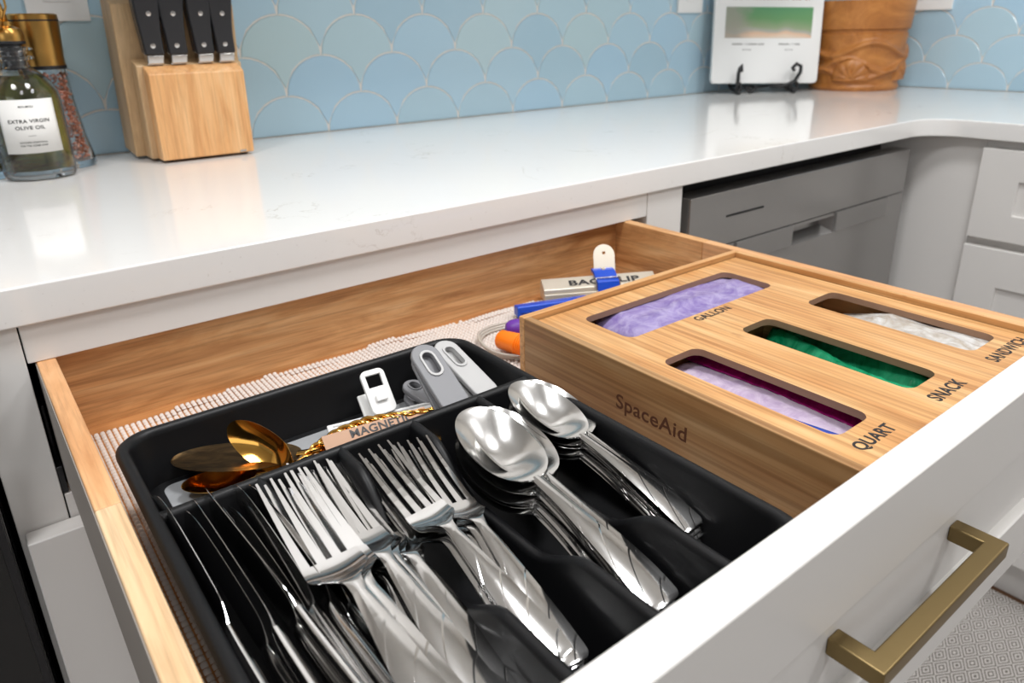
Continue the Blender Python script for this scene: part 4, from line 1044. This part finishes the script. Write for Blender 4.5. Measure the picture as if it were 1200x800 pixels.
for body, wd, hh, z in (('MOLIMOLI', 0.0150, 0.0022, 0.0878), ('EXTRA VIRGIN', 0.0440, 0.0042, 0.0700), ('OLIVE OIL', 0.0315, 0.0042, 0.0622), ('KITCHEN ESSENTIALS', 0.0290, 0.0018, 0.0460), ('FOR THE HOME CHEF', 0.0290, 0.0018, 0.0422)):
    wrap_text(body, 0.0407, wd, hh, z, lb, M['ink'])
wrap_text('-', 0.0407, 0.0080, 0.0003, 0.0545, lb, M['ink'])

# salt and pepper grinders
def grinder(label, loc, crystal, seedn):
    g = thing('grinder', label, 'grinder', loc, 0, 'tall glass grinders with gold caps')
    lathe('glass', [(0.0, 0.0), (0.0365, 0.0005), (0.0380, 0.004), (0.0368, 0.012), (0.0325, 0.040), (0.0290, 0.070), (0.0265, 0.100), (0.0252, 0.1295), (0.0225, 0.1295), (0.0238, 0.100), (0.0262, 0.070), (0.0298, 0.040), (0.0338, 0.014), (0.0330, 0.009), (0.0, 0.0085)], glass, g, 40)
    lathe('collar', [(0.0262, 0.1265), (0.0268, 0.1285), (0.0268, 0.1310), (0.0, 0.1310)], M['black'], g, 40)
    lathe('cap', [(0.0262, 0.1312), (0.0258, 0.1420), (0.0266, 0.1500), (0.0285, 0.1835), (0.0285, 0.1850), (0.0, 0.1850)], M['cap_gold'], g, 48)
    lathe('cap_band', [(0.0286, 0.1852), (0.0286, 0.1868), (0.0, 0.1868)], M['black'], g, 48)
    lathe('cap_top', [(0.0285, 0.1870), (0.0285, 0.1925), (0.0270, 0.1940), (0.0, 0.1940)], M['cap_gold'], g, 48)
    r_ = random.Random(seedn); V = []; F = []
    for i in range(900):
        z = 0.011+0.110*r_.random()**1.05; rm = 0.0338-0.0100*(min(1, z/0.10)**0.75)-0.0010
        a = r_.random()*2*pi; rr_ = rm*sqrt(r_.uniform(0.55, 1)); s_ = r_.uniform(0.0016, 0.0034)
        c = Vector((rr_*cos(a), rr_*sin(a), z)); b = len(V)
        q = Matrix.Rotation(r_.random()*6, 3, 'X') @ Matrix.Rotation(r_.random()*6, 3, 'Z')
        for d in ((1, 0, 0), (-1, 0, 0), (0, 1, 0), (0, -1, 0), (0, 0, 1), (0, 0, -1)): V.append(c+q @ Vector((d[0]*s_*r_.uniform(.7, 1.2), d[1]*s_, d[2]*s_)))
        F += [tuple(b+i for i in f) for f in ((0, 2, 4), (2, 1, 4), (1, 3, 4), (3, 0, 4), (2, 0, 5), (1, 2, 5), (3, 1, 5), (0, 3, 5))]
    o = mesh_obj('crystals', V, F, crystal, g); o['kind'] = 'stuff'
salt = mat('pink_salt', srgb(214, 140, 118), 0.4, **{'Specular IOR Level': 0.4}); t = NT(salt)
t.l(t.ramp(t.noise(t.coords((260, 260, 260)), 1, 2), [(0.3, srgb(176, 92, 70)), (0.5, srgb(216, 138, 112)), (0.7, srgb(240, 206, 192))]), t.b.inputs['Base Color'])
pep = mat('peppercorns', srgb(52, 40, 32), 0.6)
grinder('gold capped glass grinder of pink salt behind the oil bottle', (-0.0640, -0.0820, 0), salt, 5)
grinder('gold capped glass grinder of dark peppercorns at the left edge', (-0.1545, -0.1000, 0), pep, 6)

# framed sign on an easel
th = radians(-30.6); dx, dy = cos(th), sin(th); nx_, ny_ = -sin(th), cos(th)     # n points away from the camera
sg = thing('easel', 'black wrought iron scroll easel holding the white sign', 'easel', (1.4790, -0.1250, 0), th)
def scroll(pts, r=0.0042): return tube('scroll', pts, r, M['iron'], sg, 10)
for s_, x in ((-1, -0.079), (1, 0.066)):
    # foot with a curled front lip
    tube('foot', [(x, 0.055, 0.060), (x, 0.030, 0.020), (x, 0.012, 0.010), (x, -0.018, 0.0065), (x, -0.034, 0.0045)], 0.0046, M['iron'], sg)
    c = 0.010 if s_ > 0 else 0.004
    tube('front_scroll', [(x-0.045*s_*0+(-0.055 if s_ > 0 else 0.004), -0.010, 0.018), (x+(-0.022 if s_ > 0 else 0.003), -0.016, 0.016), (x+(0.004 if s_ > 0 else 0), -0.022, 0.028), (x+(0.016 if s_ > 0 else -0.001), -0.024, 0.050), (x+(0.016 if s_ > 0 else 0.002), -0.024, 0.064), (x+(0.004 if s_ > 0 else 0.005), -0.024, 0.070), (x+(-0.006 if s_ > 0 else 0.006), -0.024, 0.060), (x+(0.000 if s_ > 0 else 0.006), -0.024, 0.054)], 0.0046, M['iron'], sg)
    lp = []
    for i in range(22):
        a = -pi/2+i*0.34; rr_ = 0.0125*(1-i/34); lp.append((x+rr_*cos(a)*(1 if s_ > 0 else 0.55)+0.002, -0.022, 0.0170+rr_*sin(a)))
    tube('curl', lp, 0.0044, M['iron'], sg)
lp = [(-0.035+0.012*cos(a_), -0.004, 0.0165+0.012*sin(a_)) for a_ in [pi+i*0.3 for i in range(12)]]
tube('curl', lp, 0.0044, M['iron'], sg)
tube('cross_bar', [(-0.079, 0.022, 0.018), (0, 0.022, 0.014), (0.066, 0.022, 0.018)], 0.0032, M['iron'], sg)
tube('back_leg', [(0.0, 0.055, 0.060), (0.0, 0.050, 0.15), (0.0, 0.046, 0.21)], 0.0044, M['iron'], sg)
tube('brace', [(-0.079, 0.055, 0.060), (0.0, 0.056, 0.066), (0.066, 0.055, 0.060)], 0.0044, M['iron'], sg)
sn = thing('sign', 'white printed sign with a green picture standing on the black easel', 'sign', (1.4790-0.0*nx_, -0.1250, 0.0235), th)
sn.rotation_euler = (radians(-5), radians(1.2), th)
sb = plate('panel', [rrect(-0.141, 0.141, 0, 0.34, 0.010, 5)], 0.012, M['white'], sn, bev=0.0012); sb.rotation_euler = (pi/2, 0, 0); sb.location = (0, 0.004, 0)
pic = mat('picture_print', srgb(100, 150, 100), 0.5); t = NT(pic)
tc = t.n('ShaderNodeTexCoord'); sx = t.n('ShaderNodeSeparateXYZ'); t.l(tc.outputs['Object'], sx.inputs[0])
nv = t.noise(t.coords((12, 16, 16)), 1, 1, 0.4, 0.4); nv2 = t.noise(t.coords((30, 60, 60), (3, 3, 3)), 1, 4)
hgt = t.math('ADD', t.math('MULTIPLY', sx.outputs['Z'], 14.0), t.math('MULTIPLY', t.math('SUBTRACT', nv, 0.5), 0.5))
c = t.ramp(hgt, [(0.0, srgb(226, 206, 186)), (0.12, srgb(222, 186, 156)), (0.20, srgb(176, 174, 164)), (0.34, srgb(146, 162, 128)), (0.62, srgb(104, 152, 100)), (0.95, srgb(92, 150, 104))])
left = t.n('ShaderNodeMapRange'); t.l(t.math('ADD', sx.outputs['X'], t.math('MULTIPLY', t.math('SUBTRACT', nv2, 0.5), 0.07)), left.inputs[0])
for i, v in zip((1, 2, 3, 4), (-0.085, -0.035, 1.0, 0.0)): left.inputs[i].default_value = v
t.l(t.mix(t.math('MULTIPLY', left.outputs[0], 0.8), c, srgb(158, 154, 144)), t.b.inputs['Base Color'])
pp = box('picture', -0.112, 0.114, -0.0027, -0.0021, 0, 0.0720, pic, sn); pp.location = (0, 0, 0.108)
red = mat('red_ink', srgb(176, 90, 80), 0.6); gry = mat('grey_ink', srgb(150, 148, 146), 0.6)
# small print too fine to read: rows of short printed strokes
def print_line(x0, x1, z, h, m):
    r_ = random.Random(int(z*1e4)); L = []; x = x0
    while x < x1:
        w_ = h*r_.uniform(0.35, 0.75); L.append((x, min(x+w_, x1), -0.0024, -0.0021, z, z+h*r_.choice((1, 1, 0.8)))); x += w_+h*(0.9 if r_.random() < 0.18 else 0.25)
    boxes('print_line', L, m, sn)
print_line(-0.098, 0.102, 0.197, 0.011, red)
print_line(-0.092, -0.008, 0.0915, 0.0042, gry); print_line(0.030, 0.086, 0.0915, 0.0042, gry)
print_line(-0.064, -0.042, 0.079, 0.0030, gry); print_line(0.048, 0.068, 0.079, 0.0030, gry)
# carved wooden bucket
bk = thing('carved_bucket', 'carved brown wooden bucket with shell pattern in the corner', 'bucket', (1.7420, -0.2180, 0))
def carve(th_, z):
    # relief height in metres at angle th_ (0 faces the camera), height z
    h = 0.0
    x = th_*0.115
    if 0.016 < z < 0.138:
        # wavy bands
        for zc, am, fr_, ph, wd, amp in ((0.100, 0.016, 30, 0.4, 0.0075, 0.0045), (0.062, 0.014, 34, 2.4, 0.007, 0.0040), (0.040, 0.012, 30, 4.4, 0.006, 0.0035)):
            d = z-(zc+am*sin(x*fr_+ph)); h += amp*math.exp(-(d/wd)**2)
        # scallop shells
        for xc in (-0.175, -0.010, 0.16, 0.33, -0.34):
            ddx = x-xc; ddz = z-0.030; rr_ = sqrt(ddx*ddx+ddz*ddz)
            if ddz > -0.004 and rr_ < 0.048:
                a = math.atan2(ddz, ddx); h = 0.0048*(1-(rr_/0.048)**4)*(0.55+0.45*abs(cos(a*5.5)))+0.001
        h = h*2.1+0.0006*noise.noise(Vector((x*60, z*60, 1)))
    elif 0.138 <= z <= 0.146: h = -0.003
    elif z > 0.146: h = 0.002
    if z <= 0.016: h = 0.004*sin(pi*min(1, z/0.016))
    return h
V = []; F = []; NA, NZ = 220, 90
for i in range(NZ+1):
    z = 0.215*i/NZ
    for k in range(NA):
        a = 2*pi*k/NA; a_c = math.atan2(-1.03, -1.93); th_ = (a-a_c+pi) % (2*pi)-pi
        r = 0.1045+0.016*(z/0.215)+carve(th_, z); V.append((r*cos(a), r*sin(a), z))
for i in range(NZ):
    for k in range(NA): F.append((i*NA+k, i*NA+(k+1) % NA, (i+1)*NA+(k+1) % NA, (i+1)*NA+k))
b0 = len(V)
for rr_, zz in ((0.1135, 0.215), (0.104, 0.02)):
    for k in range(NA): a = 2*pi*k/NA; V.append((rr_*cos(a), rr_*sin(a), zz))
for k in range(NA):
    q = (k+1) % NA; F.append((NZ*NA+k, NZ*NA+q, b0+q, b0+k)); F.append((b0+k, b0+q, b0+NA+q, b0+NA+k))
F.append(tuple(b0+NA+k for k in range(NA))); F.append(tuple(range(NA-1, -1, -1)))
mesh_obj('body', V, F, M['carved'], bk, angle=50)
